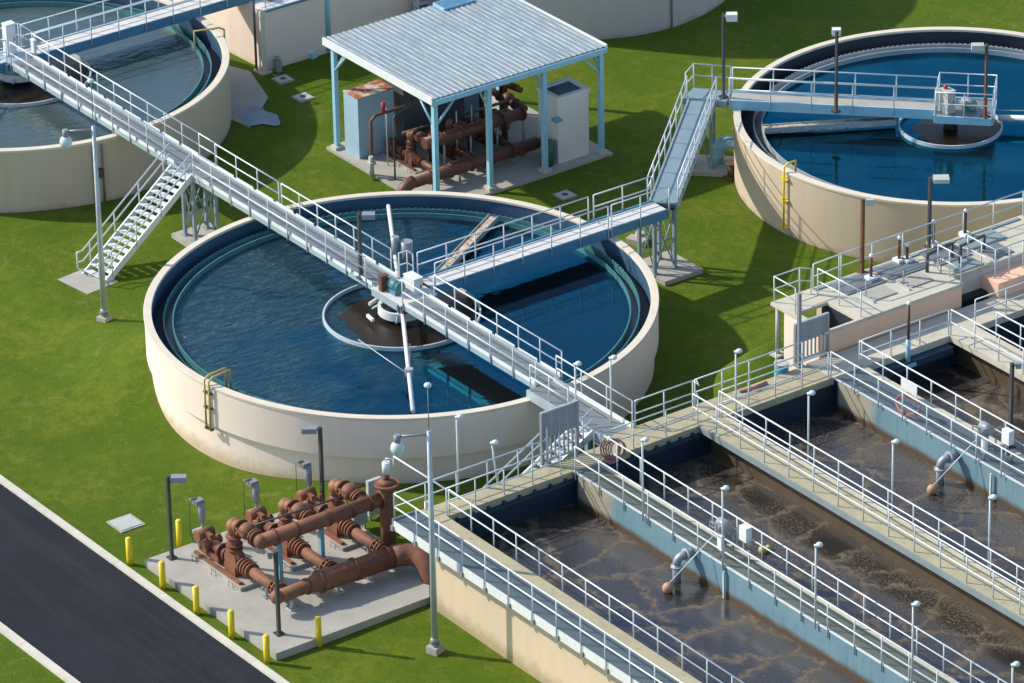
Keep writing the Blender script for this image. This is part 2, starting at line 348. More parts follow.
    def build(s, name, mat, parent=None, off=None, label=None):
        """link as one object; part vertices are given in world space and stored relative to the thing's base"""
        if off is None: off = base_of(parent) if parent else (0, 0, 0)
        if parent and name in SPLIT and len(s.g) > 1:
            last = None
            for k, (vo, fo) in enumerate(s.g):
                ve, fe = s.g[k+1] if k+1 < len(s.g) else (len(s.v), len(s.f))
                q = MB(); q.v = s.v[vo:ve]; q.f = [tuple(i-vo for i in f) for f in s.f[fo:fe]]; q.sm = s.sm[fo:fe]; q.g = [(0, 0)]
                last = q.build(name, mat, parent, off, label)
            return last
        o = bpy.data.objects.new(name, s.mesh(name, mat, off)); COL.objects.link(o)
        if parent: o.parent = parent
        if label: o['label'] = label
        return o
SPLIT = {'flange', 'coupling', 'eave_beam', 'fascia', 'brace', 'stop_guide', 'stand', 'pipe_stand', 'cross_beam', 'rafter', 'toe_plate', 'strut', 'baffle', 'foot_plate', 'leg', 'bracket_box', 'bracket', 'stay_rod', 'roof_vent', 'scum_float', 'stain', 'girder', 'cross_bar', 'rung', 'base_frame', 'conduit', 'top_frame', 'trough_edge', 'chamber_hatch', 'rail_bar'}
BASE = {}
def base_of(p):
    while p.parent: p = p.parent
    return BASE.get(p.name, (0, 0, 0))
def tag(o, label=None, cat=None, group=None, kind=None):
    if label: o['label'] = label
    if cat: o['category'] = cat
    if group: o['group'] = group
    if kind: o['kind'] = kind
    return o
def thing(name, loc, label, cat, group=None):
    o = bpy.data.objects.new(name, None); COL.objects.link(o); o.location = loc; o.empty_display_size = .3
    BASE[o.name] = tuple(loc); return tag(o, label, cat, group)
def solo(mb, name, mat, label, cat, base, group=None):
    """a thing that is one mesh, its origin at its base"""
    o = mb.build(name, mat, None, off=base); o.location = base; BASE[o.name] = tuple(base)
    return tag(o, label, cat, group)
def struct(mb, name, mat):
    o = mb.build(name, mat); o['kind'] = 'structure'; return o
def dup(root, loc, rz=0., label=None, group=None, scale=None, mats=None):
    def cp(o, parent):
        c = o.copy(); COL.objects.link(c); c.parent = parent
        if mats and c.type == 'MESH':
            key = (c.data.name, id(mats))
            if key not in DM:
                d = c.data.copy(); nm = d.materials[0].name
                if nm in mats: d.materials[0] = M[mats[nm]]
                DM[key] = d
            c.data = DM[key]
        for ch in list(o.children): cp(ch, c)
        return c
    r = cp(root, None); r.location = loc; r.rotation_euler = (0, 0, rz)
    if scale: r.scale = (scale,)*3
    if label: r['label'] = label
    if group: r['group'] = group
    return r
DM = {}
POST = {}
def post_mesh(h, low, r, mat):
    k = (h, low, r, mat)
    if k not in POST: POST[k] = MB().cyl((0, 0, -low), (0, 0, h), r, 8).mesh('post', mat)
    return POST[k]
def along(pts, sp):
    """points spaced about sp along each leg, corners included"""
    out = []
    for a, b in zip(pts, pts[1:]):
        a = Vector(a); b = Vector(b); n = max(1, round((b-a).length/sp))
        out += [a + (b-a)*i/n for i in range(n)]
    out.append(Vector(pts[-1])); return out
def rails(parent, pts, mat='rail_white', h=1.07, sp=1.4, low=.12, r=.029, mid=(.55,), single=None, first=True, last=True):
    """guard rail along deck-level points: rail bars plus one post object per post"""
    if single:
        mb = MB()
        mb.tube([(x, y, zz+h) for x, y, zz in pts], r, 8)
        host = mb.build(single, mat, parent)
        for z in mid: MB().tube([(x, y, zz+z) for x, y, zz in pts], r, 8).build('mid_rail', mat, host)
    else:
        MB().tube([(x, y, zz+h) for x, y, zz in pts], r, 8).build('top_rail', mat, parent)
        for z in mid: MB().tube([(x, y, zz+z) for x, y, zz in pts], r*.9, 8).build('mid_rail', mat, parent)
        host = parent
    b = base_of(parent); ps = along(pts, sp)
    if not first: ps = ps[1:]
    if not last: ps = ps[:-1]
    for p in ps:
        o = bpy.data.objects.new('post', post_mesh(h, low, r*.92, mat)); COL.objects.link(o)
        o.parent = host; o.location = (p.x-b[0], p.y-b[1], p.z-b[2])
    return host
def guard_rail(pts, label, **kw):
    t = thing('guard_rail', pts[0], label, 'railing', 'pipe guard rails along the basin walkways')
    rails(t, pts, **kw); return t

# ---------------------------------------------------------------- ground
def sstep(t): t = max(0., min(1., t)); return t*t*(3-2*t)
def gz(x, y):
    z = -.45*sstep((-y-7.3)/2.6)
    z += .85*math.exp(-((x+6.0)**2+(y+8.0)**2)/9.)
    z += 2.05*math.exp(-((x-10.6)**2/3.4+(y-9.9)**2/9.))
    z += .02*sin(x*.7)*cos(y*.9)
    return z
def make_ground():
    xs = [-400, -200, -100, -60] + [-45+i*.6 for i in range(151)] + [60, 100, 200, 400]
    ys = [-400, -200, -100, -60] + [-40+i*.6 for i in range(151)] + [65, 100, 200, 400]
    nx = len(xs); v = [(x, y, gz(x, y)) for y in ys for x in xs]
    f = [(j*nx+i, j*nx+i+1, (j+1)*nx+i+1, (j+1)*nx+i) for j in range(len(ys)-1) for i in range(nx-1)]
    mb = MB(); mb._add(v, f, True); struct(mb, 'ground', 'grass')
make_ground()
GZ = -.45
struct(MB().bx(-80, 80, -22.45, -16.98, GZ-.1, GZ+.03), 'road', 'asphalt')
def kerb_run(y0, y1):
    mb = MB()
    for i in range(-26, 27): mb.bx(i*3.0, i*3.0+2.985, y0, y1, GZ-.1, GZ+.13)
    return mb
struct(kerb_run(-16.98, -16.70), 'kerb', 'kerb')
struct(kerb_run(-22.75, -22.45), 'kerb', 'kerb')

# ---------------------------------------------------------------- clarifier tanks
def weir_teeth(c, R, z, n, mb, h=.07):
    for i in range(n):
        a = 2*pi*(i+.25)/n; a2 = 2*pi*(i+.75)/n
        p = [(c[0]+R*cos(t), c[1]+R*sin(t), z) for t in (a, a2)]
        q = [(c[0]+(R+.03)*cos(t), c[1]+(R+.03)*sin(t), z) for t in (a, a2)]
        vs = [p[0], p[1], q[1], q[0]]; vs += [(x, y, zz+h) for x, y, zz in vs]
        mb._add(vs, [(0, 1, 2, 3), (4, 7, 6, 5), (0, 4, 5, 1), (1, 5, 6, 2), (2, 6, 7, 3), (3, 7, 4, 0)])
ZR, ZW = 2.8, 2.12
def tank(c, R, wall, lip, label, water, weirR, weir_mat, inside='tank_inside', teeth=True, zb=-.8):
    t = thing('clarifier_tank', (c[0], c[1], 0), label, 'tank')
    c3 = (c[0], c[1], 0.)
    if lip:
        MB().ring(c3, [(R, 1.12), (R, ZR-.10), (R-.05, ZR-.10), (R-.05, 1.17), (R-.16, 1.12)], 320).build('upper_wall', wall, t)
        MB().ring(c3, [(R-.17, zb), (R-.17, 1.16), (R-.33, 1.16), (R-.33, zb)], 320).build('lower_wall', wall, t)
    else:
        MB().ring(c3, [(R, zb), (R, ZR-.10), (R-.2, ZR-.10), (R-.2, zb)], 320).build('wall', wall, t)
    MB().ring(c3, [(R+.03, ZR-.098), (R+.03, ZR-.012), (R+.015, ZR), (R-.27, ZR), (R-.285, ZR-.012), (R-.285, ZR-.098)], 320).build('rim', 'rim', t)
    MB().ring(c3, [(R-.255, 1.2), (R-.255, ZR-.1), (R-.23, ZR-.1), (R-.23, 1.2)], 320).build('inner_wall', inside, t)
    MB().disc((c[0], c[1], 1.85), R-.25, 96).build('channel_water', 'tank_inside_dark', t)
    W = weirR
    MB().ring(c3, [(W, 1.8), (W, 2.35), (W-.05, 2.35), (W-.05, 1.8)], 320).build('launder_wall', weir_mat, t)
    wi = MB().ring(c3, [(W-.34, 1.8), (W-.34, 2.33), (W-.39, 2.33), (W-.39, 1.8)], 160)
    if teeth: weir_teeth(c3, W-.02, 2.35, 230, wi, .035)
    wi.build('weir_ring', weir_mat, t)
    MB().ring(c3, [(W-.05, 2.0), (W-.34, 2.0), (W-.34, 1.98), (W-.05, 1.98)], 96).build('launder_floor', 'launder_floor', t)
    w = MB().disc((0, 0, 0), W-.385, 128).build('water', water, None, off=(0, 0, 0)); w.location = (c[0], c[1], ZW); w['kind'] = 'structure'
    return t
T0, T1, T3 = (0., 0.), (-28.6, .2), (-.36, 27.82)
t0 = tank(T0, 9.86, 'wall_cream', True, 'large cream round tank in the middle with teal weir and bridges across it', 'water_main', 9.15, 'teal')
t1 = tank(T1, 8.9, 'wall_tan', False, 'tan round tank cut by the left edge of the photo, crossed by pale steel walkways', 'water_left', 8.15, 'teal', teeth=False)
t3 = tank(T3, 8.91, 'wall_tan', False, 'tan round tank at the upper right with bright blue water and one bridge', 'water_right', 8.12, 'weir_pale', 'tank_inside_dark')

# yellow sampling pipes hooked over the rims
def hook_pipe(c, R, ang, label, mat, hang, reach=.95, two=True):
    d = Vector((cos(ang), sin(ang), 0)); s = Vector((-sin(ang), cos(ang), 0)); C = Vector((c[0], c[1], 0))
    b = C + d*(R+.12); t = thing('rim_pipe', (b.x, b.y, max(0, gz(b.x, b.y))), label, 'pipe')
    for k in ((-.12, .12) if two else (0,)):
        o = s*k
        MB().tube([tuple(b+o+Vector((0, 0, hang))), tuple(b+o+Vector((0, 0, ZR+.2))), tuple(C+d*(R-.1)+o+Vector((0, 0, ZR+.32))), tuple(C+d*(R-reach)+o+Vector((0, 0, ZR+.32))), tuple(C+d*(R-reach)+o+Vector((0, 0, 2.3)))], .045, 8).build('pipe', mat, t)
    mb = MB()
    for z in (hang+.05, (hang+ZR)/2, ZR-.3): mb.box(tuple(b+Vector((0, 0, z))-d*.04), (.12, .42, .07), rz=ang)
    mb.build('bracket', 'dark_metal' if two else mat, t)
    return t
hook_pipe(T0, 9.86, radians(-81.5), 'old yellow pipe loop hooked over the near left rim of the large middle tank', 'yellow_old', .95)
hook_pipe(T1, 8.9, radians(72), 'yellow pipe bent over the right rim of the left edge tank', 'yellow_old', 1.6, 1.2, False)
hook_pipe(T3, 8.91, radians(-88), 'bright yellow upright pipe on the near wall of the upper right tank', 'yellow', .3, .5, False)

# ---------------------------------------------------------------- rotating mechanisms inside the tanks
def mechanism(c, label, fr, trough, arms, stays=True, inner=True):
    t = thing('clarifier_mechanism', (c[0], c[1], ZW), label, 'skimmer')
    c3 = (c[0], c[1], 0)
    MB().ring(c3, [(fr, 2.0), (fr, 2.27), (fr-.07, 2.27), (fr-.07, 2.0)], 96).build('feedwell_ring', 'ring_pale', t)
    blob = []
    for i in range(72):
        a = 2*pi*i/72; rr = min(fr-.09, fr*.86+.42*sin(a*1+.9)+.14*sin(5*a)+.08*sin(11*a+1)+.05*sin(17*a))
        blob.append((c[0]+rr*cos(a), c[1]+rr*sin(a), ZW+.006))
    MB()._add(blob, [tuple(range(72))]).build('scum_layer', 'murk', t)
    if inner:
        MB().ring(c3, [(.92, 2.3), (.92, 2.62), (.80, 2.62), (.80, 2.3)], 48).build('inner_ring', 'plate_white', t)
        MB().cyl((c[0], c[1], 2.2), (c[0], c[1], 2.85), .26, 20, .5).build('drive_cone', 'girder_blue', t)
        mb = MB()
        for a in range(4):
            an = radians(45+90*a); mb.tube([(c[0]+1.15*cos(an), c[1]+1.15*sin(an), 2.35), (c[0]+.3*cos(an), c[1]+.3*sin(an), 2.9)], .05, 6)
        mb.build('strut', 'galv', t)
        mb = MB()
        for a in (200, 262): mb.box((c[0]+1.35*cos(radians(a)), c[1]+1.35*sin(radians(a)), 2.36), (.5, .1, .12), rz=radians(a+90))
        mb.build('baffle', 'plate_white', t)
    for p, q, r in arms: MB().tube([p, q], r, 10).build('skimmer_arm', 'plate_white', t)
    if trough:
        (x0, y0), (x1, y1), w = trough; an = atan2(y1-y0, x1-x0); l = hypot(x1-x0, y1-y0); m = ((x0+x1)/2, (y0+y1)/2)
        tr = MB().box((*m, 2.36), (l, w, .22), rz=an).build('scum_trough', 'scum', t)
        mb = MB()
        for k in (-1, 1): mb.box((m[0]-sin(an)*k*(w/2+.02), m[1]+cos(an)*k*(w/2+.02), 2.43), (l, .03, .2), rz=an)
        mb.build('trough_edge', 'weir_pale', tr)
    return t
mech = mechanism(T0, 'white feedwell ring with long white skimmer pipe across the large middle tank', 3.05,
    ((-1.5, 2.75), (-4.45, 7.55), .36), [((.5, -.32, 2.72), (7.62, -4.8, 2.62), .085), ((-.5, .3, 2.75), (-7.5, 4.6, 2.66), .085)])
mb = MB()
mb.tube([(2.7, -1.5, 2.45), (5.0, -3.1, 2.62)], .02, 6); mb.tube([(1.2, -2.85, 2.45), (5.0, -3.2, 2.62)], .02, 6)
mb.build('stay_rod', 'galv', mech)
MB().box((5.0, -3.15, 2.68), (.22, .3, .3), rz=-.56).build('clamp', 'galv', mech)
mb = MB().cyl((-3.55, 2.2, 2.5), (-3.55, 2.2, 3.5), .16, 12).cyl((-3.2, 2.5, 2.4), (-3.2, 2.5, 3.35), .24, 12)
mb.build('scum_float', 'gate_grey', mech)
mech3 = mechanism(T3, 'white feedwell ring and scum trough floating in the upper right tank', 2.15,
    ((-4.5, 21.3), (-1.85, 26.1), .34), [((.9, 29.3, 2.6), (4.9, 33.6, 2.6), .13)], inner=False)
MB().tube([(-.2, 28.6, 2.75), (3.5, 33.9, 2.5)], .02, 6).build('stay_rod', 'galv', mech3)
MB().cyl((T3[0], T3[1], 2.0), (T3[0], T3[1], 2.95), .3, 16).build('centre_column', 'dark_metal', mech3)
mech1 = mechanism(T1, 'white feedwell ring under the walkway crossing in the left edge tank', 3.05, None, [((-27.6, -1.5, 2.62), (-23.4, -5.6, 2.62), .03)])

# ---------------------------------------------------------------- walkway bridges
ZD = 3.15
def bridge(a, b, w, label, deck='grating_grey', girder='girder_pale', gh=.30, side='both', toe=True, rail_l=None, rail_r=None, name='walkway_bridge', gt=.08, railmat='rail_white', sp=1.35):
    """straight walkway from a to b; rail_l/rail_r: list of (from, to) distances along the left/right side"""
    A = Vector((*a, ZD)); B = Vector((*b, ZD)); d = (B-A); l = d.length; d.normalize(); s = Vector((-d.y, d.x, 0)); an = atan2(d.y, d.x)
    t = thing(name, (a[0], a[1], ZD), label, 'walkway', 'steel walkways between the tanks')
    m = (A+B)/2
    MB().box(tuple(m-Vector((0, 0, .03))), (l, w, .06), rz=an).build('deck', deck, t)
    for k in (-1, 1):
        MB().box(tuple(m+s*k*(w/2+gt/2)-Vector((0, 0, gh/2-.05))), (l, gt, gh), rz=an).build('girder', girder, t)
    MB().box(tuple(m-Vector((0, 0, .30))), (l-.1, w*.9, .05), rz=an).build('added_dark_pan', 'dark_metal', t)  # added dark pan, mostly unseen; blocks sky to darken the bridge's reflection in water
    mb = MB(); n = int(l/1.6)
    for i in range(n+1):
        p = A+d*(l*i/n*.98+.02*l); mb.box(tuple(p-Vector((0, 0, .17))), (.07, w, .2), rz=an)
    mb.build('cross_beam', girder, t)
    if toe:
        for k in (-1, 1):
            mb = MB(); n = max(1, int(l/1.35))
            for i in range(n):
                p = A+d*(l*(i+.5)/n)+s*k*(w/2+gt+.012)
                mb.box(tuple(p+Vector((0, 0, .08))), (l/n*.86, .02, .16), rz=an)
            mb.build('toe_plate', 'plate_white', t)
    for k, rr in ((1, rail_l), (-1, rail_r)):
        for (p, q) in (rr if rr is not None else [(0, l)]):
            o = s*k*(w/2+gt+.03)
            rails(t, [tuple(A+d*p+o), tuple(A+d*q+o)], railmat, low=.25, single='guard_rail', sp=sp)
    return t
# main east-west line: left tank -> stair landing -> middle tank -> basin
W1 = .98
bridge((-28.1, .05), (-15.15, .05), W1, 'pale steel walkway from the left edge tank down to the stair landing', gh=.27, rail_r=[(.2, 12.2)])
bridge((-13.9, .0), (-1.0, .0), W1, 'pale steel walkway from the stair landing to the drive in the middle tank', gh=.27, rail_l=[(0, 4.6), (4.8, 12.4)], rail_r=[(.2, 12.4)])
bridge((1.0, -.02), (9.6, -.02), W1, 'pale steel walkway from the middle tank drive toward the basins', gh=.27, rail_l=[(.4, 8.6)])
# landing over the stair tower
ld = thing('walkway_landing', (-14.5, 0, ZD), 'small steel landing at the top of the white stairs', 'landing')
MB().bx(-15.15, -13.9, -.52, .54, ZD-.06, ZD).build('deck', 'grating_grey', ld)
MB().bx(-15.15, -13.9, -.62, -.525, ZD-.38, ZD-.02).bx(-15.15, -13.9, .545, .63, ZD-.38, ZD+.14).build('girder', 'galv', ld)
rails(ld, [(-15.15, .64, ZD), (-13.9, .64, ZD)], single='guard_rail')
def tower(cx, cy, w, d, label, pad=None, rz=0., ztop=ZD-.36, base=0.):
    t = thing('support_tower', (cx, cy, base), label, 'support', 'braced steel towers under the walkways')
    R = Matrix.Rotation(rz, 3, 'Z'); P = lambda x, y, z: tuple(Vector((cx, cy, 0)) + R @ Vector((x, y, 0)) + Vector((0, 0, z)))
    for x in (-w/2, w/2):
        for y in (-d/2, d/2):
            MB().box(P(x, y, (base+.2+ztop)/2), (.13, .13, ztop-base-.2), rz=rz).build('leg', 'tower_grey', t)
    mb = MB(); h = base+.25
    for x in (-w/2, w/2):
        mb.tube([P(x, -d/2, h), P(x, d/2, ztop-.1)], .035, 6); mb.tube([P(x, d/2, h), P(x, -d/2, ztop-.1)], .035, 6)
        mb.tube([P(x, -d/2, (h+ztop)/2), P(x, d/2, (h+ztop)/2)], .03, 6)
    for y in (-d/2, d/2):
        mb.tube([P(-w/2, y, h), P(w/2, y, ztop-.1)], .03, 6); mb.tube([P(w/2, y, h), P(-w/2, y, ztop-.1)], .03, 6)
    mb.build('brace', 'tower_grey', t)
    mb = MB()
    for x in (-w/2, w/2):
        for y in (-d/2, d/2): mb.box(P(x, y, base+.21), (.3, .3, .03), rz=rz)
    mb.build('foot_plate', 'tower_grey', t)
    if pad:
        MB().box(P(pad[2], pad[3], base+.05), (pad[0], pad[1], .3), rz=rz).build('footing', 'concrete', t)
    return t
tower(-14.3, .0, .75, 1.05, 'braced steel tower under the stair landing', (1.7, 1.8, 0, 0))
tower(-.55, 12.75, 1.0, 1.0, 'braced steel tower on a concrete pad just behind the middle tank', (2.2, 1.9, .2, .35))
tw = tower(-7.2, 20.2, .85, .85, 'steel tower where the angled walkway meets the upper right tank', (1.9, 1.7, .3, 0), rz=radians(44))

# central platform of the middle tank
cp = thing('drive_platform', (0, 0, ZD), 'steel platform with white cabinet at the centre of the middle tank', 'platform')
MB().bx(-.998, .998, -.72, 1.0, ZD-.07, ZD-.004).build('deck', 'deck_pale', cp)
MB().bx(-.85, .85, -.80, -.72, ZD-.24, ZD).build('girder', 'girder_pale', cp)
rails(cp, [(-1.0, .62, ZD), (-1.0, 1.0, ZD), (-.6, 1.0, ZD)], single='guard_rail', sp=.8)
def cabinet(x0, x1, y0, y1, z0, z1, mat, name, label, top=None, door=True, dmat='dark_metal'):
    t = thing(name, ((x0+x1)/2, (y0+y1)/2, z0), label, 'cabinet')
    MB().bx(x0, x1, y0, y1, z0, z1).build('body', mat, t)
    MB().bx(x0-.02, x1+.02, y0-.02, y1+.02, z1+.002, z1+.05).build('lid', top or mat, t)
    if door:
        dr = MB().bx(x1+.003, x1+.02, y0+.04, y1-.04, z0+.06, z1-.06).build('door', mat, t)
        MB().bx(x1+.022, x1+.05, y1-.12, y1-.09, (z0+z1)/2-.08, (z0+z1)/2+.08).build('handle', dmat, dr)
    return t
cabinet(-.1, .6, .2, .6, ZD, ZD+.62, 'plate_white', 'drive_cabinet', 'white drive cabinet on the centre platform of the middle tank')
cabinet(-.62, -.42, -.62, -.3, ZD, ZD+.6, 'brown_rod', 'control_box', 'dark red control box on the centre platform of the middle tank', top='brown_rod', door=False)
t = thing('gear_motor', (-.1, -.25, ZD), 'teal gear motor on the centre platform of the middle tank', 'motor')
MB().cyl((-.35, -.25, ZD+.35), (.25, -.25, ZD+.35), .2, 16).build('motor', 'teal', t)
MB().bx(-.3, .2, -.42, -.08, ZD, ZD+.18).build('gearbox', 'girder_blue', t)
MB().cyl((.25, -.25, ZD+.35), (.34, -.25, ZD+.35), .23, 16).build('fan_cover', 'teal', t)

# northern branch from the middle tank
bridge((.0, 1.2), (.0, 9.6), .95, 'bright decked walkway from the middle tank drive to its far rim', deck='deck_pale', girder='girder_blue', gh=.40, toe=False, rail_l=[(.0, 8.2)], rail_r=[(.0, 8.3)])
bridge((.0, 9.66), (.0, 12.5), .95, 'short bright decked walkway between the far rim of the middle tank and the tower', deck='deck_pale', girder='girder_blue', gh=.40, toe=False)
# angled link and right-hand tank bridge
LA, LB = (-.15, 12.75), (-7.05, 20.05)
bridge(LA, LB, 1.0, 'blue decked walkway angled between the middle tank and the upper right tank', deck='deck_blue', girder='tower_grey', gh=.4, toe=False)
MB_l = thing('walkway_landing', (-7.3, 20.9, ZD), 'blue steel corner landing beside the upper right tank', 'landing')
MB().prism([(-7.75, 19.6), (-6.65, 20.55), (-6.3, 20.75), (-7.1, 21.7), (-8.3, 20.6)], ZD-.3, ZD-.004).build('deck', 'deck_blue', MB_l)
rails(MB_l, [(-7.75, 19.75, ZD), (-8.3, 20.6, ZD), (-7.15, 21.65, ZD)], single='guard_rail', sp=.9)
BA, BB = (-6.62, 21.25), (-.62, 27.25)
bridge(BA, BB, .86, 'pale blue walkway over the upper right tank to its centre platform', deck='concrete', girder='light_blue', gh=.42, toe=False, sp=1.75)
pp = thing('drive_platform', (.3, 27.9, ZD), 'railed square platform at the centre of the upper right tank', 'platform')
d45 = atan2(6.0, 6.0); 
def q45(cx, cy, a, b, z): c0, s0 = cos(d45), sin(d45); return (cx+a*c0-b*s0, cy+a*s0+b*c0, z)
PC = (.22, 28.1)
MB().box((*PC, ZD-.04), (2.3, 1.9, .07), rz=d45).build('deck', 'grating_grey', pp)
mb = MB()
for k in (-1, 1): mb.box(q45(*PC, 0, k*.99, ZD-.15), (2.3, .08, .32), rz=d45)
for k in (-1, 1): mb.box(q45(*PC, k*1.19, 0, ZD-.15), (.08, 1.9, .32), rz=d45)
mb.build('girder', 'light_blue', pp)
rails(pp, [q45(*PC, -1.15, -.5, ZD), q45(*PC, -1.15, -1.0, ZD), q45(*PC, 1.2, -1.0, ZD), q45(*PC, 1.2, 1.0, ZD), q45(*PC, -1.15, 1.0, ZD), q45(*PC, -1.15, .5, ZD)], single='guard_rail', sp=1.2)
x, y, z = q45(*PC, -.72, -.5, 0); t = cabinet(x-.28, x+.28, y-.2, y+.2, ZD, ZD+.95, 'cover_pale', 'control_box', 'pale control box with a red lamp on the upper right tank platform')
MB().ball((x-.1, y, ZD+1.08), .1).build('warning_lamp', 'red', t)
x, y, z = q45(*PC, .15, -.2, 0); t = thing('gear_motor', (x, y, ZD), 'blue gear motor on the upper right tank platform', 'motor')
MB().cyl((x-.3, y, ZD+.3), (x+.3, y, ZD+.3), .2, 16).build('motor', 'hatch_blue', t)
MB().bx(x-.22, x+.22, y-.2, y+.2, ZD, ZD+.16).build('gearbox', 'teal', t)
# left tank cross walkways
bridge((-28.6, .75), (-28.6, 20), .95, 'bright decked walkway over the far part of the left edge tank', deck='deck_pale', girder='girder_blue', gh=.42, toe=False)
bridge((-28.75, -.6), (-28.75, -12), .95, 'walkway stub leaving the left edge tank centre toward the photo edge', deck='deck_pale', girder='girder_blue', gh=.42, toe=False)
cp1 = thing('drive_platform', (-28.6, 0, ZD), 'steel platform with cabinets at the centre of the left edge tank', 'platform')
MB().bx(-29.5, -28.1, -.6, .75, ZD-.07, ZD-.004).build('deck', 'galv', cp1)
MB().bx(-29.5, -28.1, -.7, -.61, ZD-.35, ZD).build('girder', 'steel_blue', cp1)
rails(cp1, [(-28.1, .75, ZD), (-29.4, .75, ZD), (-29.4, -.6, ZD)], single='guard_rail')
cabinet(-29.2, -28.85, -.15, .3, ZD, ZD+1.35, 'lamp_white', 'drive_cabinet', 'tall white cabinet at the centre of the left edge tank')
cabinet(-28.0, -27.75, .5, .62, ZD+.3, ZD+.85, 'plate_white', 'junction_box', 'small white box on the rail at the left edge tank centre', door=False)
MB().cyl((-28.6, 0, 2.2), (-28.6, 0, ZD-.1), .62, 24).build('drive_drum', 'steel_blue', cp1)

# stairs from the grass to the landing
def stairs(top, bot, w, label, n, open_rail=True, pad=None, zt=ZD, zb=0.):
    A = Vector((*top, zt)); B = Vector((*bot, zb)); h = Vector((B.x-A.x, B.y-A.y, 0)); l = h.length; d = h.normalized(); s = Vector((-d.y, d.x, 0)); an = atan2(d.y, d.x)
    t = thing('staircase', (bot[0], bot[1], zb), label, 'stairs')
    for i in range(n):
        f = (i+.5)/n; p = A+(B-A)*f
        MB().box(tuple(p), (l/n*.92, w-.06, .045), rz=an).build('tread', 'plate_white', t)
    ln = (B-A).length; sl = atan2(zt-zb, l)
    for k in (-1, 1):
        MB().box(tuple((A+B)/2+s*k*(w/2)-Vector((0, 0, .06))), (ln+.15, .06, .28), rz=an, ry=sl).build('stringer', 'rail_white', t)
        o = s*k*(w/2+.04)
        pts = [A+o, B+o, B+o+d*.35]
        mb = MB()
        for z in (1.0, .55): mb.tube([tuple(A+o+Vector((0, 0, z))), tuple(B+o+Vector((0, 0, z))), tuple(B+o+d*.3+Vector((0, 0, z)))], .034, 8)
        mb.tube([tuple(B+o+d*.3+Vector((0, 0, 1.0))), tuple(B+o+d*.3+Vector((0, 0, .3))), tuple(B+o+Vector((0, 0, .1)))], .034, 8)
        hr = mb.build('handrail', 'rail_white', t)
        b = base_of(t)
        for f in (.08, .36, .64, .92):
            p = A+(B-A)*f+o; q = bpy.data.objects.new('post', post_mesh(1.0, .1, .03, 'rail_white')); COL.objects.link(q); q.parent = hr; q.location = tuple(p-Vector(b))
    if pad: MB().box((bot[0]+d.x*pad[2], bot[1]+d.y*pad[2], zb-.08), (pad[0], pad[1], .2), rz=an).build('footing', 'concrete', t)
    return t
stairs((-14.52, -.66), (-13.9, -5.35), 1.28, 'long white open tread staircase from the grass up to the walkway landing', 16, pad=(1.6, 1.9, .35))
# ---------------------------------------------------------------- aeration basins
XO, XO2, XI, XE = 14.85, 14.4, 15.8, 47.
YB = [(-9.05, -3.48), (-2.36, 2.25), (3.45, 8.5), (10.0, 14.1), (15.4, 19.5)]
bas = thing('aeration_basin', (XI, 4, 0), 'row of rectangular concrete basins with blue walls and brown liquid at the lower right', 'basin')
MB().bx(XI+.05, XE, -9.68, -9.05, -1.2, ZD-.008).build('outer_wall', 'wall_sand', bas)
MB().bx(XI-.35, XI, -9.66, 24, -1.2, ZD-.29).build('end_wall', 'basin_wall', bas, label='blue end wall nearest the round tanks, its shade painted in as dark navy')
for (y0, y1, cant) in ((-3.475, -2.44, 0), (2.75, 2.95, 1), (8.505, 9.92, 0), (14.5, 14.9, 1), (19.5, 20.2, 0)):
    MB().bx(XI+.003, XE, y0, y1, -1.2, ZD-(.245 if cant else .06)).build('divider_wall', 'stained_wall' if cant else 'basin_wall', bas)
# coping / walkway slabs
MB().bx(XI-.04, XE, -9.62, -9.05, ZD-.006, ZD+.012).build('coping', 'concrete_tan', bas, label='narrow weathered tan coping beside the outer grating')
MB().prism([(XO, -9.62), (XO, -1.2), (XO2, -1.2), (XO2, 8.4), (XI, 8.4), (XI, -9.62)], ZD-.28, ZD).build('end_walkway', 'concrete_tan', bas, label='yellowish concrete walkway along the basin ends')
MB().bx(XO2-.1, XI, 8.404, 25, ZD-.28, ZD-.002).build('end_walkway', 'concrete_pale', bas)
MB().bx(XI+.003, XE, -3.46, -2.50, ZD-.19, ZD-.002).build('walkway', 'grating_green', bas, label='greenish grated walkway between the first two basins')
MB().bx(XI+.003, XE, -2.497, -2.36, ZD-.19, ZD+.01).build('coping', 'concrete_pale', bas)
MB().bx(XI+.003, XE, -3.50, -3.44, ZD-.055, ZD+.006).build('edge_angle', 'rail_white', bas)
MB().bx(XI+.003, XE, 2.27, 3.28, ZD-.22, ZD).build('walkway', 'concrete_tan', bas, label='yellow tan concrete walkway in the middle of the basins')
MB().bx(XI+.003, XE, 3.283, 3.45, ZD-.22, ZD+.02).build('coping', 'concrete_pale', bas)
MB().bx(XI+.003, XE, 2.20, 2.266, ZD-.26, ZD-.03).build('edge_angle', 'hatch_blue', bas)
MB().bx(XI+.003, XE, 8.52, 9.7, ZD-.19, ZD-.002).build('walkway', 'grating_blue', bas)
MB().bx(XI+.003, XE, 9.703, 10.0, ZD-.19, ZD+.012).build('coping', 'concrete_pale', bas)
MB().bx(XI+.003, XE, 8.47, 8.53, ZD-.055, ZD+.006).build('edge_angle', 'rail_white', bas)
MB().bx(XI+.003, XE, 14.1, 15.4, ZD-.24, ZD).build('walkway', 'concrete_pale', bas)
mb = MB()
for x in (22.6, 24.4, 27.5): mb.bx(x, x+1.1, 13.75, 14.09, ZD-.62, ZD-.2)
mb.build('bracket_box', 'concrete', bas)
MB().bx(XI+.003, XE, 19.5, 20.6, ZD-.24, ZD).build('walkway', 'concrete_pale', bas)
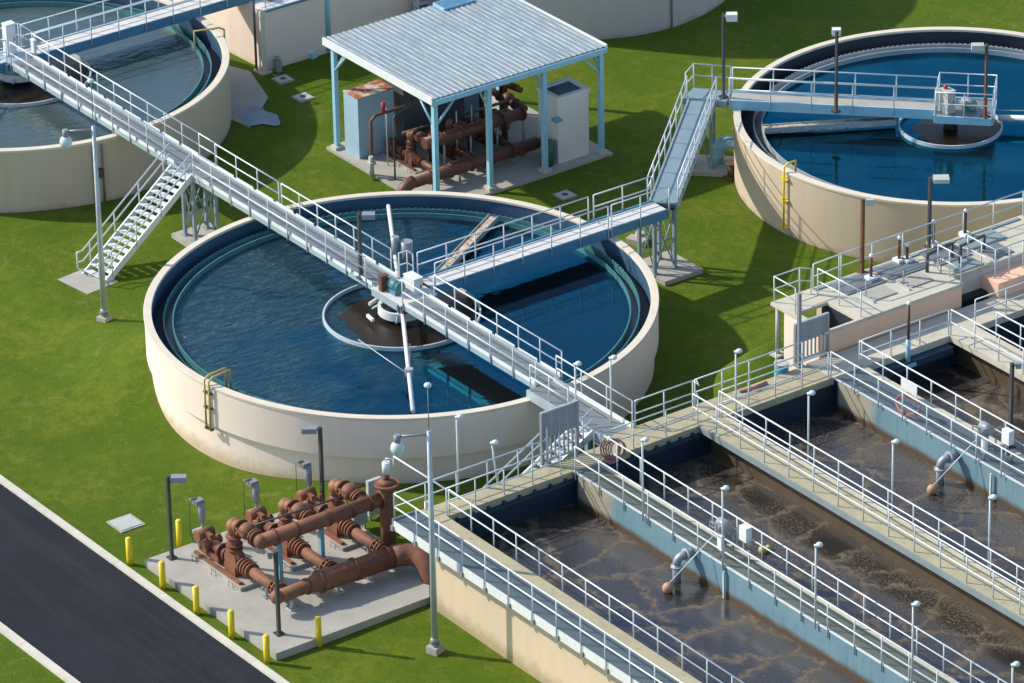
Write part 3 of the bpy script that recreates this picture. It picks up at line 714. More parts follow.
# inner effluent ledge on the shaded end walls
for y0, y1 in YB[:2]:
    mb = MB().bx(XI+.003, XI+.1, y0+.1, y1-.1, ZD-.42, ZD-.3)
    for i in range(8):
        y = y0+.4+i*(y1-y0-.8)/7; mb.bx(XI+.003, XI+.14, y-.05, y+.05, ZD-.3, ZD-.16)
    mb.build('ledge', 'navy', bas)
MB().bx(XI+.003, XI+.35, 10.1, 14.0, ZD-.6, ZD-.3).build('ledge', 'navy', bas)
mb = MB()
for x in (24.6,): mb.bx(x, x+.06, -3.6, -3.51, 1.9, ZD-.2)
for x in (24.8,): mb.bx(x, x+.07, 8.36, 8.43, 1.9, ZD-.2)
mb.build('stop_guide', 'rail_white', bas)
for i, ((y0, y1), m) in enumerate(zip(YB, ('sludge_smooth', 'sludge_foamy', 'sludge_foamy', 'sludge_pale', 'sludge_pale'))):
    o = MB()._add([(XI-.01, y0-.08-.5*(i in (2, 3)), 0), (XE, y0-.08-.5*(i in (2, 3)), 0), (XE, y1+.08+.55*(i in (1, 3)), 0), (XI-.01, y1+.08+.55*(i in (1, 3)), 0)], [(0, 1, 2, 3)]).build('basin_liquid', m, None)
    o.location = (0, 0, 1.86); o['kind'] = 'structure'
# outer grated walkway hung on the south wall
gw = thing('hanging_walkway', (XO, -10.2, ZD), 'grey grated walkway hung outside the near wall of the basins with white fascia', 'walkway')
MB().bx(XO+.02, XE, -10.72, -9.623, ZD-.05, ZD-.004).build('deck', 'grating_blue', gw)
MB().bx(XO, XO+.02, -10.76, -9.66, ZD-.34, ZD+.08).build('end_fascia', 'galv', gw)
mb = MB(); n = 23
for i in range(n):
    x = XO+.02+i*1.4; mb.bx(x+.09, x+1.31, -10.76, -10.735, ZD-.34, ZD+.04)
mb.build('fascia', 'plate_white', gw)
MB().bx(XO+.02, XE, -10.733, -10.70, ZD-.32, ZD).build('edge_beam', 'galv', gw)
mb = MB()
for i in range(n):
    x = XO+.05+i*1.4; mb.box((x, -10.2, ZD-.26), (.09, 1.0, .18)); mb.box((x, -10.79, ZD-.27), (.13, .07, .2))
mb.build('bracket', 'grey_metal', gw)
rails(gw, [(XE-.5, -10.68, ZD), (XO+.06, -10.68, ZD)], single='guard_rail', low=.3)

R0 = dict(low=.1)
guard_rail([(XO+.06, -10.68, ZD), (XO+.06, -3.95, ZD)], 'guard rail beside the cream tank along the near basin end')
guard_rail([(15.83, -8.97, 3.15), (33.5, -9.1, ZD)], 'long guard rail on the inner edge of the near outer basin wall', low=.1)
guard_rail([(33.7, -9.1, ZD), (XE-.5, -9.1, ZD)], 'guard rail right of the broken gap on the near outer wall', low=.1)
guard_rail([(XI+.15, -3.52, ZD), (46, -3.52, ZD)], 'front guard rail of the greenish walkway between the first two basins', low=.3)
guard_rail([(XI-.5, -2.2, ZD), (46, -2.3, ZD)], 'back guard rail of the greenish walkway between the first two basins')
guard_rail([(XI-.5, 2.3, ZD), (46, 2.3, ZD)], 'front guard rail of the yellow tan middle walkway')
guard_rail([(XI-.1, 3.2, ZD), (46, 3.2, ZD)], 'back guard rail of the yellow tan middle walkway')
guard_rail([(XI-.05, 8.4, ZD), (46, 8.4, ZD)], 'front guard rail of the blue walled walkway with the hose')
guard_rail([(XI-.1, 9.8, ZD), (46, 9.8, ZD)], 'back guard rail of the blue walled walkway with the hose')
guard_rail([(XI, 14.15, ZD), (46, 14.15, ZD)], 'front guard rail of the farthest pale basin walkway')
guard_rail([(XI+1.2, 15.35, ZD), (46, 15.35, ZD)], 'back guard rail of the farthest pale basin walkway')
guard_rail([(XI-.08, -9.0, ZD), (XI-.08, -4.0, ZD)], 'low guard rail over the end of the first basin', low=.1)
guard_rail([(XI-.08, -2.2, ZD), (XI-.08, 2.2, ZD)], 'guard rail over the end of the second basin', low=.1)
guard_rail([(XI-.08, 3.3, ZD), (XI-.08, 8.3, ZD)], 'guard rail over the end of the third basin', low=.1)
guard_rail([(XI-.08, 9.9, ZD), (XI-.08, 14.1, ZD)], 'guard rail over the end of the fourth basin', low=.1)
guard_rail([(XI-.08, 15.4, ZD), (XI-.08, 21.5, ZD)], 'guard rail over the end of the fifth basin', low=.1)
guard_rail([(14.45, .3, ZD), (14.45, 2.95, ZD)], 'outer guard rail between the landing and the zigzag')
g = guard_rail([(14.45, 3.05, ZD), (14.45, 8.1, ZD)], 'outer guard rail on the grass side of the third basin end')
mb = MB()
for z in (1.07, .55): mb.tube([(14.45, 2.95, ZD+z), (14.75, 3.02, ZD+z-.12), (14.45, 3.1, ZD+z)], .03, 6)
mb.build('zigzag_bar', 'rail_white', g)

# landing and link between the middle tank bridge and the basins
lk = thing('walkway_landing', (12, -.6, ZD), 'grey steel link deck between the middle tank and the basins', 'landing')
MB().bx(9.62, 14.4, -1.0, .14, ZD-.07, ZD-.003).build('deck', 'grating_grey', lk)
MB().bx(9.62, 14.4, .145, .2, ZD-.3, ZD+.16).build('toe_plate', 'plate_white', lk)
MB().bx(9.62, 14.4, -1.08, -1.004, ZD-.36, ZD).build('girder', 'galv', lk)
rails(lk, [(9.75, .22, ZD-.0), (14.4, .22, ZD)], single='guard_rail', low=.2)
rails(lk, [(9.75, -.98, ZD), (12.1, -.98, ZD)], single='guard_rail', low=.2)
MB().bx(11.8, 12.0, -.9, -.7, .0, ZD-.08).bx(11.8, 12.0, -.05, .1, 0, ZD-.08).build('leg', 'steel_blue', lk)
stairs((13.35, -1.15), (13.1, -6.6), .95, 'white stairs behind the barred panel going down between tank and basin', 17, zb=-.1)

def barred_gate(x, y0, y1, z0, z1, label, cut=.52, nb=7):
    t = thing('barred_panel', (x, (y0+y1)/2, z0), label, 'panel', 'grey barred panels standing on the basin end')
    for y in (y0, y1): MB().bx(x-.06, x+.06, y-.06, y+.06, z0, z1+.03).build('upright', 'gate_grey', t)
    zc = z0+(z1-z0)*cut
    mb = MB(); n = 4
    for i in range(n):
        a = y0+.07+(y1-y0-.14)*i/n; b = y0+.07+(y1-y0-.14)*(i+1)/n; mb.bx(x-.02, x+.02, a+.01, b-.01, zc, z1)
    mb.build('plate', 'gate_grey', t)
    MB().bx(x-.05, x+.05, y0-.05, y1+.05, z1+.004, z1+.07).bx(x-.04, x+.035, y0+.065, y1-.065, z0+.1, z0+.2).build('cross_bar', 'galv', t)
    for i in range(nb):
        y = y0+.2+(y1-y0-.4)*i/(nb-1); MB().bx(x-.025, x+.025, y-.03, y+.03, z0+.2, zc-.003).build('bar', 'gate_grey', t)
    return t
barred_gate(14.75, -4.1, -2.55, ZD, ZD+2.05, 'grey barred panel beside the middle tank above the first basin end')
barred_gate(14.1, 8.05, 9.55, ZD-.02, ZD+1.62, 'grey barred panel against the pinkish chamber at the right')
x = XI-.25
solo(MB().cyl((14.9, -4.0, ZD), (14.9, -4.0, ZD+1.6), .04).cyl((15.25, -3.7, ZD), (15.25, -3.7, ZD+1.4), .04), 'stub_post', 'galv', 'pair of short pipe posts at the corner by the first barred panel', 'post', (15.05, -3.85, ZD))

# hose rack and bins
def torus(mb, c, R, r, n=24, tilt=(0, 0, 0), flat=1.):
    E = Matrix.Rotation(tilt[2], 3, 'Z') @ Matrix.Rotation(tilt[0], 3, 'X')
    mb.tube([tuple(Vector(c)+E @ Vector((R*cos(2*pi*i/n), R*flat*sin(2*pi*i/n), 0))) for i in range(n+1)], r, 6)
h = thing('hose_rack', (16.05, -2.05, 3.15), 'coiled pinkish hose hanging on the rail at the second basin corner', 'hose')
bx_, by_, bz_ = BASE[h.name]
mb = MB()
for i in range(6): torus(mb, (bx_+.05*i, by_+.04*i, bz_+.55), .33-.03*(i % 3), .03, tilt=(radians(90), 0, radians(60)), flat=1.25)
mb.build('hose_coil', 'hose_pink', h)
MB().bx(bx_-.2, bx_+.15, by_-.12, by_+.3, bz_, bz_+.12).build('rack', 'hose_pink', h)
MB().ball((bx_+.05, by_-.05, bz_+.98), .11).build('reel_cap', 'lamp_white', h)
h = thing('hose_coil', (19.96, 8.79, 3.15), 'loose pink hose looped over the rails of the blue walled walkway', 'hose')
bx_, by_, bz_ = BASE[h.name]
mb = MB()
for i in range(3): torus(mb, (bx_, by_-.2, bz_+.45+.05*i), .55, .028, tilt=(radians(70), 0, radians(10)), flat=.6)
mb.build('hose', 'hose_pink', h)
b_ = (13.97, 6.85, 3.15)
t = thing('waste_bin', (14.2, 7.3, 2.55), 'small teal drum beside the pinkish chamber wall', 'bin')
MB().cyl((14.2, 7.3, 2.55), (14.2, 7.3, 3.45), .27, 18).build('drum', 'teal_bin', t)
MB().cyl((14.2, 7.3, 3.452), (14.2, 7.3, 3.5), .28, 18).build('lid', 'cover_pale', t)
MB().bx(13.9, 14.398, 7.0, 7.9, 2.4, 2.55).build('shelf', 'concrete', t)
solo(MB().tube([(14.6, 5.0, ZD+.06), (14.8, 5.5, ZD+.1), (14.7, 6.2, ZD+.06)], .07, 8), 'hose_bundle', 'hose_pink', 'pink hose bundle lying at the outer edge of the third basin end', 'hose', (14.7, 5.5, ZD))
solo(MB().box((34.2, 2.75, ZD+.04), (.7, .22, .06), rz=.5).box((34.6, 2.85, ZD+.04), (.3, .3, .05), rz=.2), 'orange_cloth', 'red', 'small orange red rag lying on the yellow tan middle walkway', 'rag', (34.2, 2.75, ZD))

# inlet pipe with float, and valve cluster, on two walkways
def inlet(x, yw, label1, label2, label3):
    t = thing('inlet_pipe', (x, yw, ZD-.1), label1, 'pipe', 'grey pipes bent into the basins')
    mb = MB(); mb.tube([(x, yw+.02, ZD-.3), (x, yw-.35, ZD-.28)], .16, 12); mb.elbow((x, yw-.35, ZD-.28), (-.35, -.93, 0), (0, 0, -1), .32, .15); mb.build('bend', 'gate_grey', t)
    e = (x-.35*.32, yw-.35-.93*.32, ZD-.6); MB().cyl(e, (e[0], e[1], 1.7), .15, 12).build('drop_pipe', 'gate_grey', t)
    MB().cyl((x-.02, yw-.3, ZD-.29), (x-.02, yw-.36, ZD-.285), .23, 14).cyl((e[0], e[1], ZD-.66), (e[0], e[1], ZD-.72), .22, 14).build('flange', 'galv', t)
    f = (x+.3, yw-1.35, 2.02)
    t = thing('level_float', f, label2, 'float', 'ball floats on long rods')
    MB().ball(f, .2, 14, 10).build('float_ball', 'buoy', t)
    MB().tube([(f[0], f[1], f[2]+.12), (x+1.0, yw+.1, ZD+.75)], .022, 6).build('rod', 'rail_white', t)
    vx, vy = x+.55, yw+.95
    t = thing('valve_actuator', (vx, vy, ZD), label3, 'valve', 'motor valves on the walkways')
    MB().cyl((vx, vy, ZD), (vx, vy, ZD+.55), .08).build('stem', 'gate_grey', t)
    MB().cyl((vx-.28, vy, ZD+.7), (vx+.22, vy, ZD+.7), .2, 14).box((vx+.05, vy-.22, ZD+.68), (.3, .28, .3)).build('actuator', 'gate_grey', t)
    mb = MB(); torus(mb, (vx-.1, vy-.42, ZD+.7), .2, .025, tilt=(radians(90), 0, 0)); mb.box((vx-.1, vy-.42, ZD+.7), (.4, .03, .03)); mb.build('handwheel', 'grey_metal', t)
    MB().bx(vx+.75, vx+1.15, vy+.05, vy+.3, ZD+.45, ZD+1.0).build('junction_box', 'lamp_white', t)
    MB().bx(vx+.9, vx+.98, vy+.1, vy+.2, ZD, ZD+.448).cyl((vx+.5, vy, ZD), (vx+.5, vy, ZD+.5), .035).cyl((vx+1.5, vy-.1, ZD), (vx+1.5, vy-.1, ZD+.35), .05).build('stand', 'grey_metal', t)
    t = thing('switch_post', (x+1.3, yw+.25, ZD), label3.replace('motor valve', 'white switch box in front of the motor valve'), 'box')
    MB().bx(x+1.2, x+1.42, yw+.12, yw+.26, ZD+.3, ZD+.85).build('switch_box', 'lamp_white', t)
    MB().cyl((x+1.31, yw+.19, ZD), (x+1.31, yw+.19, ZD+.298), .03).build('stand', 'grey_metal', t)
inlet(22.75, -3.45, 'grey pipe bent down into the first basin', 'tan ball float hanging in the first basin on a long rod', 'motor valve on the greenish walkway')
inlet(22.85, 8.45, 'grey pipe bent down into the third basin', 'tan ball float hanging in the third basin on a long rod', 'motor valve on the blue walled walkway')
solo(MB().ball((22.84, -0.42, 1.95), .17, 12, 8).ball((22.81, -0.16, 1.93), .12, 10, 6), 'marker_buoy', 'yellow_old', 'dull yellow buoy floating in the second basin behind the valve', 'buoy', (23.05, -0.59, 2.1))
solo(MB().box((19.01, 9.43, 3.75), (.9, .03, .42), rz=0.), 'rail_sign', 'plate_white', 'pale blank board fixed to the back rail of the blue walled walkway', 'board', (19.02, 9.42, 3.55))
# ---------------------------------------------------------------- lamps
def tall_lamp(x, y, z0, h, label, reach=1.1, az=234.5, mast=0.):
    t = thing('street_lamp', (x, y, z0), label, 'street lamp', 'tall pale lamp posts with a hanging globe')
    MB().tube([(x, y, z0+.3), (x, y, z0+h)], [.125, .075], 10).build('pole', 'galv', t)
    MB().box((x, y, z0+.06), (.46, .46, .4), rz=.3).build('footing', 'concrete', t)
    MB().cyl((x, y, z0+.37), (x, y, z0+.6), .19, 10, .14).build('pole_base', 'grey_metal', t)
    d = Vector((cos(radians(az)), sin(radians(az)), 0)); a = Vector((x, y, z0+h-.15)); e = a+d*reach
    ar = MB().tube([tuple(a), tuple(e+Vector((0, 0, -.05)))], .045, 6).build('arm', 'grey_metal', t)
    MB().cyl(tuple(e+Vector((0, 0, .02))), tuple(e+Vector((0, 0, -.32))), .12, 12).build('neck', 'grey_metal', t)
    MB().ball(tuple(e+Vector((0, 0, -.50))), .245, 18, 12, 1.1).build('globe', 'dome_pale', t)
    if mast:
        MB().cyl((x, y, z0+h), (x, y, z0+h+mast), .02, 6).build('mast', 'grey_metal', t)
        MB().ball((x, y, z0+h+mast), .14, 12, 8, .7).build('mast_cap', 'dome_pale', t)
    return t
tall_lamp(-10.29, -7.13, 0, 8.45, 'tall pale lamp post on the grass at the foot of the white stairs', mast=1.9)
tall_lamp(*(18.19, -11.36), -.45, 8.75, 'tall pale lamp post on the grass in front of the basin corner', mast=1.75)
def box_lamp(x, y, z0, h, az, label, mat='dark_metal', head='gate_grey', hs=(.55, .32, .2), r=.06, low=None):
    t = thing('area_light', (x, y, z0), label, 'lamp', 'short dark poles with a box head')
    if low:
        MB().box((x, y, z0+low/2), (r*2.2, r*2.2, low)).build('pole', 'brown_rod', t)
        MB().box((x, y, z0+(low+h)/2), (r*1.9, r*1.9, h-low)).build('upper_pole', mat, t)
    else: MB().box((x, y, z0+h/2), (r*2, r*2, h)).build('pole', mat, t)
    MB().box((x, y, z0+.03), (.3, .3, .06)).build('base_plate', mat, t)
    if hs:
        d = Vector((cos(radians(az)), sin(radians(az)), 0)); c = Vector((x, y, z0+h-hs[2]/2))+d*(hs[0]/2+.12)
        MB().box(tuple(c), hs, rz=radians(az)).box(tuple(Vector((x, y, z0+h-.1))+d*.1), (.16, .06, .06), rz=radians(az)).build('lamp_head', head, t)
    return t
E0 = 54.5
box_lamp(*(7.25, -15.27), -.15, 3.35, E0, 'dark lamp pole at the road corner of the pump pad')
box_lamp(*(14.22, -15.27), -.15, 3.3, E0+180, 'dark pole without a lamp box at the near corner of the pump pad', hs=(.14, .14, .25))
box_lamp(*(7.47, -8.82), -.15, 3.35, E0+180, 'dark lamp pole at the back of the pump pad before the cream tank')
box_lamp(*(-1.93, -0.54), ZD, 2.75, E0, 'dark lamp pole on the walkway left of the middle tank drive', hs=(.5, .34, .2))
box_lamp(-6.75, 20.95, ZD, 3.75, E0, 'dark lamp pole with white head at the corner landing', head='lamp_white', hs=(.45, .34, .3), r=.05)
box_lamp(*(-2.72, 23.66), ZD, 3.6, 144, 'dark lamp pole halfway along the upper right tank walkway', mat='dark_metal', head='lamp_white', hs=(.3, .36, .28), low=.95, r=.05)
box_lamp(*(1.44, 28.12), ZD, 3.25, E0+180, 'brown lamp pole on the upper right tank platform', mat='brown_rod', head='cover_pale', hs=(.5, .34, .26), low=1.5, r=.05)
box_lamp(*(10.94, 17.14), 4.1, 2.95, E0, 'dark lamp pole rising from the chamber roof, the right one of two', head='cover_pale', hs=(.6, .5, .16), r=.055)
t = box_lamp(*(11.12, 13.67), 4.1, 3.1, E0, 'brown lamp pole rising from the chamber roof, the left one of two', mat='brown_rod', head='cover_pale', hs=(.3, .16, .26), r=.06)
box_lamp(*(23.99, 10.01), ZD, 3.4, E0, 'dark lamp pole on the blue walled walkway at the right photo edge', hs=(.2, .2, .2))
box_lamp(*(14.29, 8.06), ZD, 3.0, E0, 'dark pole standing against the left side of the second barred panel', hs=None, mat='grey_metal')
def dome_lamp(x, y, z0, h, label, lean=(0, 0), mat='galv'):
    t = thing('dome_lamp', (x, y, z0), label, 'lamp', 'thin posts with a small pale dome light on the basins')
    q = (x+lean[0], y+lean[1], z0+h)
    MB().tube([(x, y, z0), q], .035, 8).build('post', 'rail_white', t)
    hd = Vector((cos(radians(E0)), sin(radians(E0)), 0))*.12
    MB().ball((q[0]+hd.x, q[1]+hd.y, q[2]+.04), .125, 14, 8, .72).cyl((q[0]-hd.x*.5, q[1]-hd.y*.5, q[2]), (q[0]+hd.x, q[1]+hd.y, q[2]+.02), .06, 8).build('lamp_head', 'dome_pale', t)
    return t
HD = 3.2
dome_lamp(14.1, -7.35, ZD-.3, 3.0, 'dome light at the first basin end, the taller one nearest the globe lamp post')
dome_lamp(*(14.93, -6.21), ZD-.1, 1.75, 'short leaning dome light with pinkish head at the first basin end', lean=(-.1, -.15))
dome_lamp(13.2, -1.45, ZD-.5, 3.1, 'dome light left of the two on the link deck at the middle tank rim')
dome_lamp(13.6, -.15, ZD-.5, 3.1, 'dome light right of the two on the link deck at the middle tank rim')
for x, s in ((19.55, 'nearest the hose rack'), (24.1, 'beside the motor valve'), (29.2, 'just right of the motor valve'), (34.3, 'second from the photo corner'), (39.3, 'in the lower right corner of the photo')):
    dome_lamp(x+.45, -3.56, ZD-.2, HD, 'dome light on the greenish walkway rail ' + s)
for x, s in ((16.1, 'over the third basin end, leftmost on the middle walkway'), (20.3, 'standing over dark shaded liquid on the middle walkway'), (25.0, 'on the middle walkway left of the third basin float'), (30.2, 'on the middle walkway near the right photo edge')):
    dome_lamp(x+.2, 3.5, ZD-.2, HD-.2, 'dome light ' + s)
# ---------------------------------------------------------------- bollards
bl = thing('bollard', (*(15.29, -14.31), -.47), 'yellow bollard by itself on the basin side of the pump pad', 'bollard', 'yellow bollards round the pump pad')
bx_, by_, bz_ = BASE[bl.name]
MB().tube([(bx_, by_, bz_-.1), (bx_, by_, bz_+1.1)], .115, 16).build('post', 'yellow', bl)
MB().ball((bx_, by_, bz_+1.1), .115, 16, 8, .55).build('cap', 'yellow', bl)
for (p, s) in (((15.22, -16.45), 'at the near corner of the pump pad, closest to the camera'), ((13.0, -16.46), 'along the road, second from the near corner'), ((10.8, -16.51), 'in the middle of the row along the road'), ((8.52, -16.48), 'along the road near the pad lamp pole'), ((6.29, -16.47), 'at the far end of the row, beside the pale cover'), ((6.27, -14.31), 'behind the pad lamp pole on the grass side')):
    dup(bl, (*p, -.47), 0, 'yellow bollard ' + s)
# ---------------------------------------------------------------- pump pad
PZ = -.15
PP = [(6.85, -16.03), (14.95, -16.11), (15.3, -9.1), (7.05, -8.23)]
px0, px1, py0, py1 = 6.75, 15.3, -16.12, -8.5
t = thing('concrete_pad', (11, -12.3, -.45), 'raised concrete pad under the rust red pumps beside the road', 'pad')
MB().bx(px0, px1, py0, py1, -.9, PZ).build('slab', 'concrete', t)
mb = MB()
for x in (8.4, 10.9): mb.bx(x, x+.55, py0-.012, py0-.002, -.6, PZ-.03)
mb.build('stain', 'grey_metal', t)

def flange(mb, p, d, R, w=.07, n=20):
    p = Vector(p); d = Vector(d).normalized(); mb.cyl(tuple(p-d*w/2), tuple(p+d*w/2), R, n)
def pump(x, y, z):
    """pump set along +X: skid, bearing frame, volute, riser with check valve, suction pipe with couplings"""
    t = thing('pump_set', (x, y, z), '', 'pump', 'rust red pump sets on concrete skids')
    P = lambda a, b, c: (x+a, y+b, z+c)
    MB().bx(x, x+3.3, y-.52, y+.52, z-.02, z+.14).build('skid', 'concrete', t)
    MB().bx(x+.1, x+3.1, y-.44, y-.3, z+.142, z+.24).bx(x+.1, x+3.1, y+.3, y+.44, z+.142, z+.24).build('base_frame', 'rust_pipe', t)
    mb = MB()
    mb.box(P(.45, 0, .62), (.5, .16, .75)); mb.box(P(1.2, .0, .55), (.45, .14, .62)); mb.box(P(.8, 0, .36), (1.3, .5, .22))
    mb.cyl(P(.2, -.34, .85), P(.2, .34, .85), .22, 14); mb.cyl(P(.65, -.4, .72), P(.65, .4, .72), .16, 12)
    for a in (.3, .75): mb.box(P(a, -.26, .7), (.09, .1, .62)); mb.box(P(a, .26, .7), (.09, .1, .62))
    mb.build('drive_frame', 'rust_pipe', t)
    mb = MB().cyl(P(.85, 0, .66), P(1.9, 0, .66), .19, 16); flange(mb, P(1.4, 0, .66), (1, 0, 0), .3, .1); flange(mb, P(1.72, 0, .66), (1, 0, 0), .27, .08)
    for k in range(8):
        a = 2*pi*k/8; mb.cyl(P(1.33, .26*cos(a), .66+.26*sin(a)), P(1.47, .26*cos(a), .66+.26*sin(a)), .03, 6)
    mb.build('coupling', 'rust_dark', t)
    mb = MB(); mb.cyl(P(2.2, -.22, .7), P(2.2, .22, .7), .38, 24); torus_y(mb, P(2.2, 0, .7), .36, .16); mb.box(P(2.2, 0, .34), (.7, .5, .36)); mb.build('volute', 'rust_pipe', t)
    mb = MB().tube([P(2.2, 0, .9), P(2.2, 0, 1.75)], .22, 18); 
    for c in (1.12, 1.3, 1.6): flange(mb, P(2.2, 0, c), (0, 0, 1), .31, .06)
    mb.build('riser', 'rust_pipe', t)
    MB().elbow(P(2.2, 0, 1.75), (0, 0, 1), (1, 0, 0), .42, .235, 16).ball(P(2.26, 0, 2.06), .31, 16, 12, .95).build('elbow', 'rust_ochre', t)
    mb = MB().tube([P(2.62, 0, 2.17), P(4.2, 0, 2.17)], .21, 16).ball(P(3.15, 0, 2.22), .34, 16, 12, .95)
    for c in (2.72, 3.6, 3.74): flange(mb, P(c, 0, 2.17), (1, 0, 0), .33, .06)
    mb.cyl(P(3.15, -.5, 2.3), P(3.15, .5, 2.3), .06, 8); mb.box(P(3.35, -.48, 2.42), (.5, .06, .08), ry=.3)
    mb.build('check_valve', 'rust_pipe', t)
    mb = MB().tube([P(2.4, 0, .66), P(5.6, 0, .66)], .205, 18)
    for c in (2.78, 2.95, 3.12, 3.3, 4.75, 4.95, 5.12): flange(mb, P(c, 0, .66), (1, 0, 0), .31, .055)
    for k in range(10):
        a = 2*pi*k/10; mb.cyl(P(4.72, .28*cos(a), .66+.28*sin(a)), P(5.16, .28*cos(a), .66+.28*sin(a)), .022, 5)
    mb.build('suction_pipe', 'rust_pipe', t)
    MB().cyl(P(4.2, 0, .0), P(4.2, 0, .45), .05, 8).box(P(4.2, 0, .02), (.26, .26, .03)).box(P(4.2, 0, .44), (.12, .4, .03)).build('pipe_stand', 'gate_grey', t)
    mb = MB()
    for k in (0, 3.2, 6): mb.tube([P(.35+k*.4, -.66, 0.01), P(.35+k*.4, -.66, .25), P(.6+k*.4, -.64, .22), P(.6+k*.4, -.64, .01)], .014, 5)
    mb.build('conduit', 'rust_ochre', t)
    return t
def torus_y(mb, c, R, r, n=20):
    mb.tube([(c[0]+R*cos(2*pi*i/n), c[1], c[2]+R*sin(2*pi*i/n)) for i in range(n+1)], r, 10)
YP = [-14.15, -11.85, -9.6]
p0 = pump(7.55, YP[0], PZ); p0['label'] = 'rust red pump set on the pad nearest the road'
p1 = dup(p0, (7.45, YP[1], PZ), 0, 'rust red pump set in the middle of the three on the open pad')
p2 = dup(p0, (7.35, YP[2], PZ), 0, 'rust red pump set on the open pad nearest the cream tank')
hd = thing('suction_header', (12.9, -12, PZ), 'thick rust red lower header pipe widening toward the basin corner', 'pipe')
HX, HZ = 13.0, PZ+.68
mb = MB().tube([(HX, -14.5, HZ), (HX, -13.2, HZ), (HX, -12.7, HZ), (HX+.1, -9.6, HZ)], [.235, .25, .39, .39], 24).ball((HX, -14.5, HZ), .27, 16, 10)
mb.build('pipe', 'rust_pipe', hd)
MB().tube([(13.1, -9.6, HZ), (13.17, -9.25, HZ), (13.38, -8.95, HZ), (13.7, -8.8, HZ-.04), (14.05, -8.75, HZ-.2), (14.3, -8.75, HZ-.5), (14.4, -8.75, HZ-1.1)], .41, 20).build('elbow', 'rust_pipe', hd)
mb = MB()
for y, r in ((-13.25, .31), (-12.7, .44), (-11.2, .44), (-9.8, .46)): mb.ring((0, 0, 0), [(0, 0)], 1) if False else flange(mb, (HX, y, HZ), (0, 1, 0), r, .07)
mb.build('coupling', 'rust_dark', hd)
mb = MB()
for y in (-13.9, -11.9, -10.6): mb.cyl((HX, y, PZ), (HX, y, HZ-.3), .07, 8).box((HX, y, PZ+.02), (.32, .32, .04))
mb.build('pipe_stand', 'cover_pale', hd)
uh = thing('discharge_header', (11.4, -12, PZ), 'rust red upper header pipe on blue posts above the pumps', 'pipe')
UXx, UZ = 11.55, PZ+2.17
mb = MB().tube([(UXx, -14.15, UZ), (UXx, -9.05, UZ)], .27, 24).ball((UXx, -14.15, UZ), .275, 16, 10).tube([(UXx, -9.05, UZ), (UXx, -8.75, UZ)], .33, 24); mb.build('pipe', 'rust_pipe', uh)
mb = MB()
for y in (-13.6, -12.7, -11.3, -10.3, -9.5): flange(mb, (UXx, y, UZ), (0, 1, 0), .315, .05)
mb.build('coupling', 'rust_dark', uh)
MB().tube([(UXx+.05, -8.75, PZ), (UXx+.05, -8.75, UZ+.55)], .27, 24).build('downcomer', 'rust_pipe', uh)
mb = MB(); flange(mb, (UXx+.05, -8.75, UZ+.55), (0, 0, 1), .46, .12, 24); mb.tube([(UXx+.05, -8.75, UZ+.6), (UXx+.05, -8.75, UZ+.75)], [.38, .16], 20); mb.build('cap_flange', 'rust_pipe', uh)
v = MB().cyl((UXx+.05, -8.75, UZ+.75), (UXx+.05, -8.75, UZ+1.0), .1, 12).build('air_valve', 'brown_rod', uh)
MB().cyl((UXx+.05, -8.75, UZ+1.0), (UXx+.05, -8.75, UZ+1.45), .15, 14).tube([(UXx+.05, -8.75, UZ+1.45), (UXx+.05, -8.75, UZ+1.6), (UXx+.25, -8.6, UZ+1.6), (UXx+.25, -8.6, UZ+1.3)], .03, 6).build('valve_body', 'plate_white', v)
for y, xo in ((-13.4, 0), (-11.6, 0)):
    MB().box((UXx+xo, y, (PZ+UZ-.3)/2), (.16, .16, UZ-.3-PZ)).box((UXx+xo, y, PZ+.02), (.34, .34, .04)).build('post', 'steel_blue', uh)
MB().tube([(UXx-.45, -14.1, UZ+.45), (UXx-.35, -10.4, UZ+.42)], .035, 6).build('tie_bar', 'dark_metal', uh)
dr = thing('drain_pipe', (15.0, -7.6, 1.6), 'thin white pipe running from the air valve to the basin rail', 'pipe')
MB().tube([(UXx+.35, -8.6, UZ+1.35), (UXx+.35, -8.6, UZ+1.75), (14.95, -8.0, ZD+.1)], .04, 8).build('pipe', 'plate_white', dr)
MB().tube([(13.6, -8.4, -.2), (13.6, -8.4, 2.6)], .09, 8).build('post', 'rail_white', dr)
def valve_post(x, y, z, label):
    t = thing('valve_post', (x, y, z), label, 'valve post', 'grey valve posts at the back of the open pad')
    MB().cyl((x, y, z), (x, y, z+1.75), .05, 8).cyl((x, y, z+.9), (x, y, z+1.7), .13, 12).build('post', 'gate_grey', t)
    MB().box((x-.05, y-.1, z+1.72), (.3, .34, .18)).cyl((x-.15, y-.1, z+1.8), (x-.15, y-.4, z+1.86), .045, 8).build('valve_head', 'grey_metal', t)
    MB().tube([(x-.2, y-.4, z+1.8), (x-.25, y-.38, z+.4), (x-.1, y-.3, z+.05)], .015, 5).build('cable', 'dark_metal', t)
    MB().box((x, y-.15, z+.55), (.3, .4, .12)).build('junction_box', 'galv', t)
    return t
vp = valve_post(7.0, -13.75, PZ, 'grey valve post at the back of the pump nearest the road')
dup(vp, (7.0, -11.4, PZ), 0, 'grey valve post behind the middle pump of the open pad')
dup(vp, (7.0, -9.1, PZ), 0, 'grey valve post behind the pump nearest the cream tank')
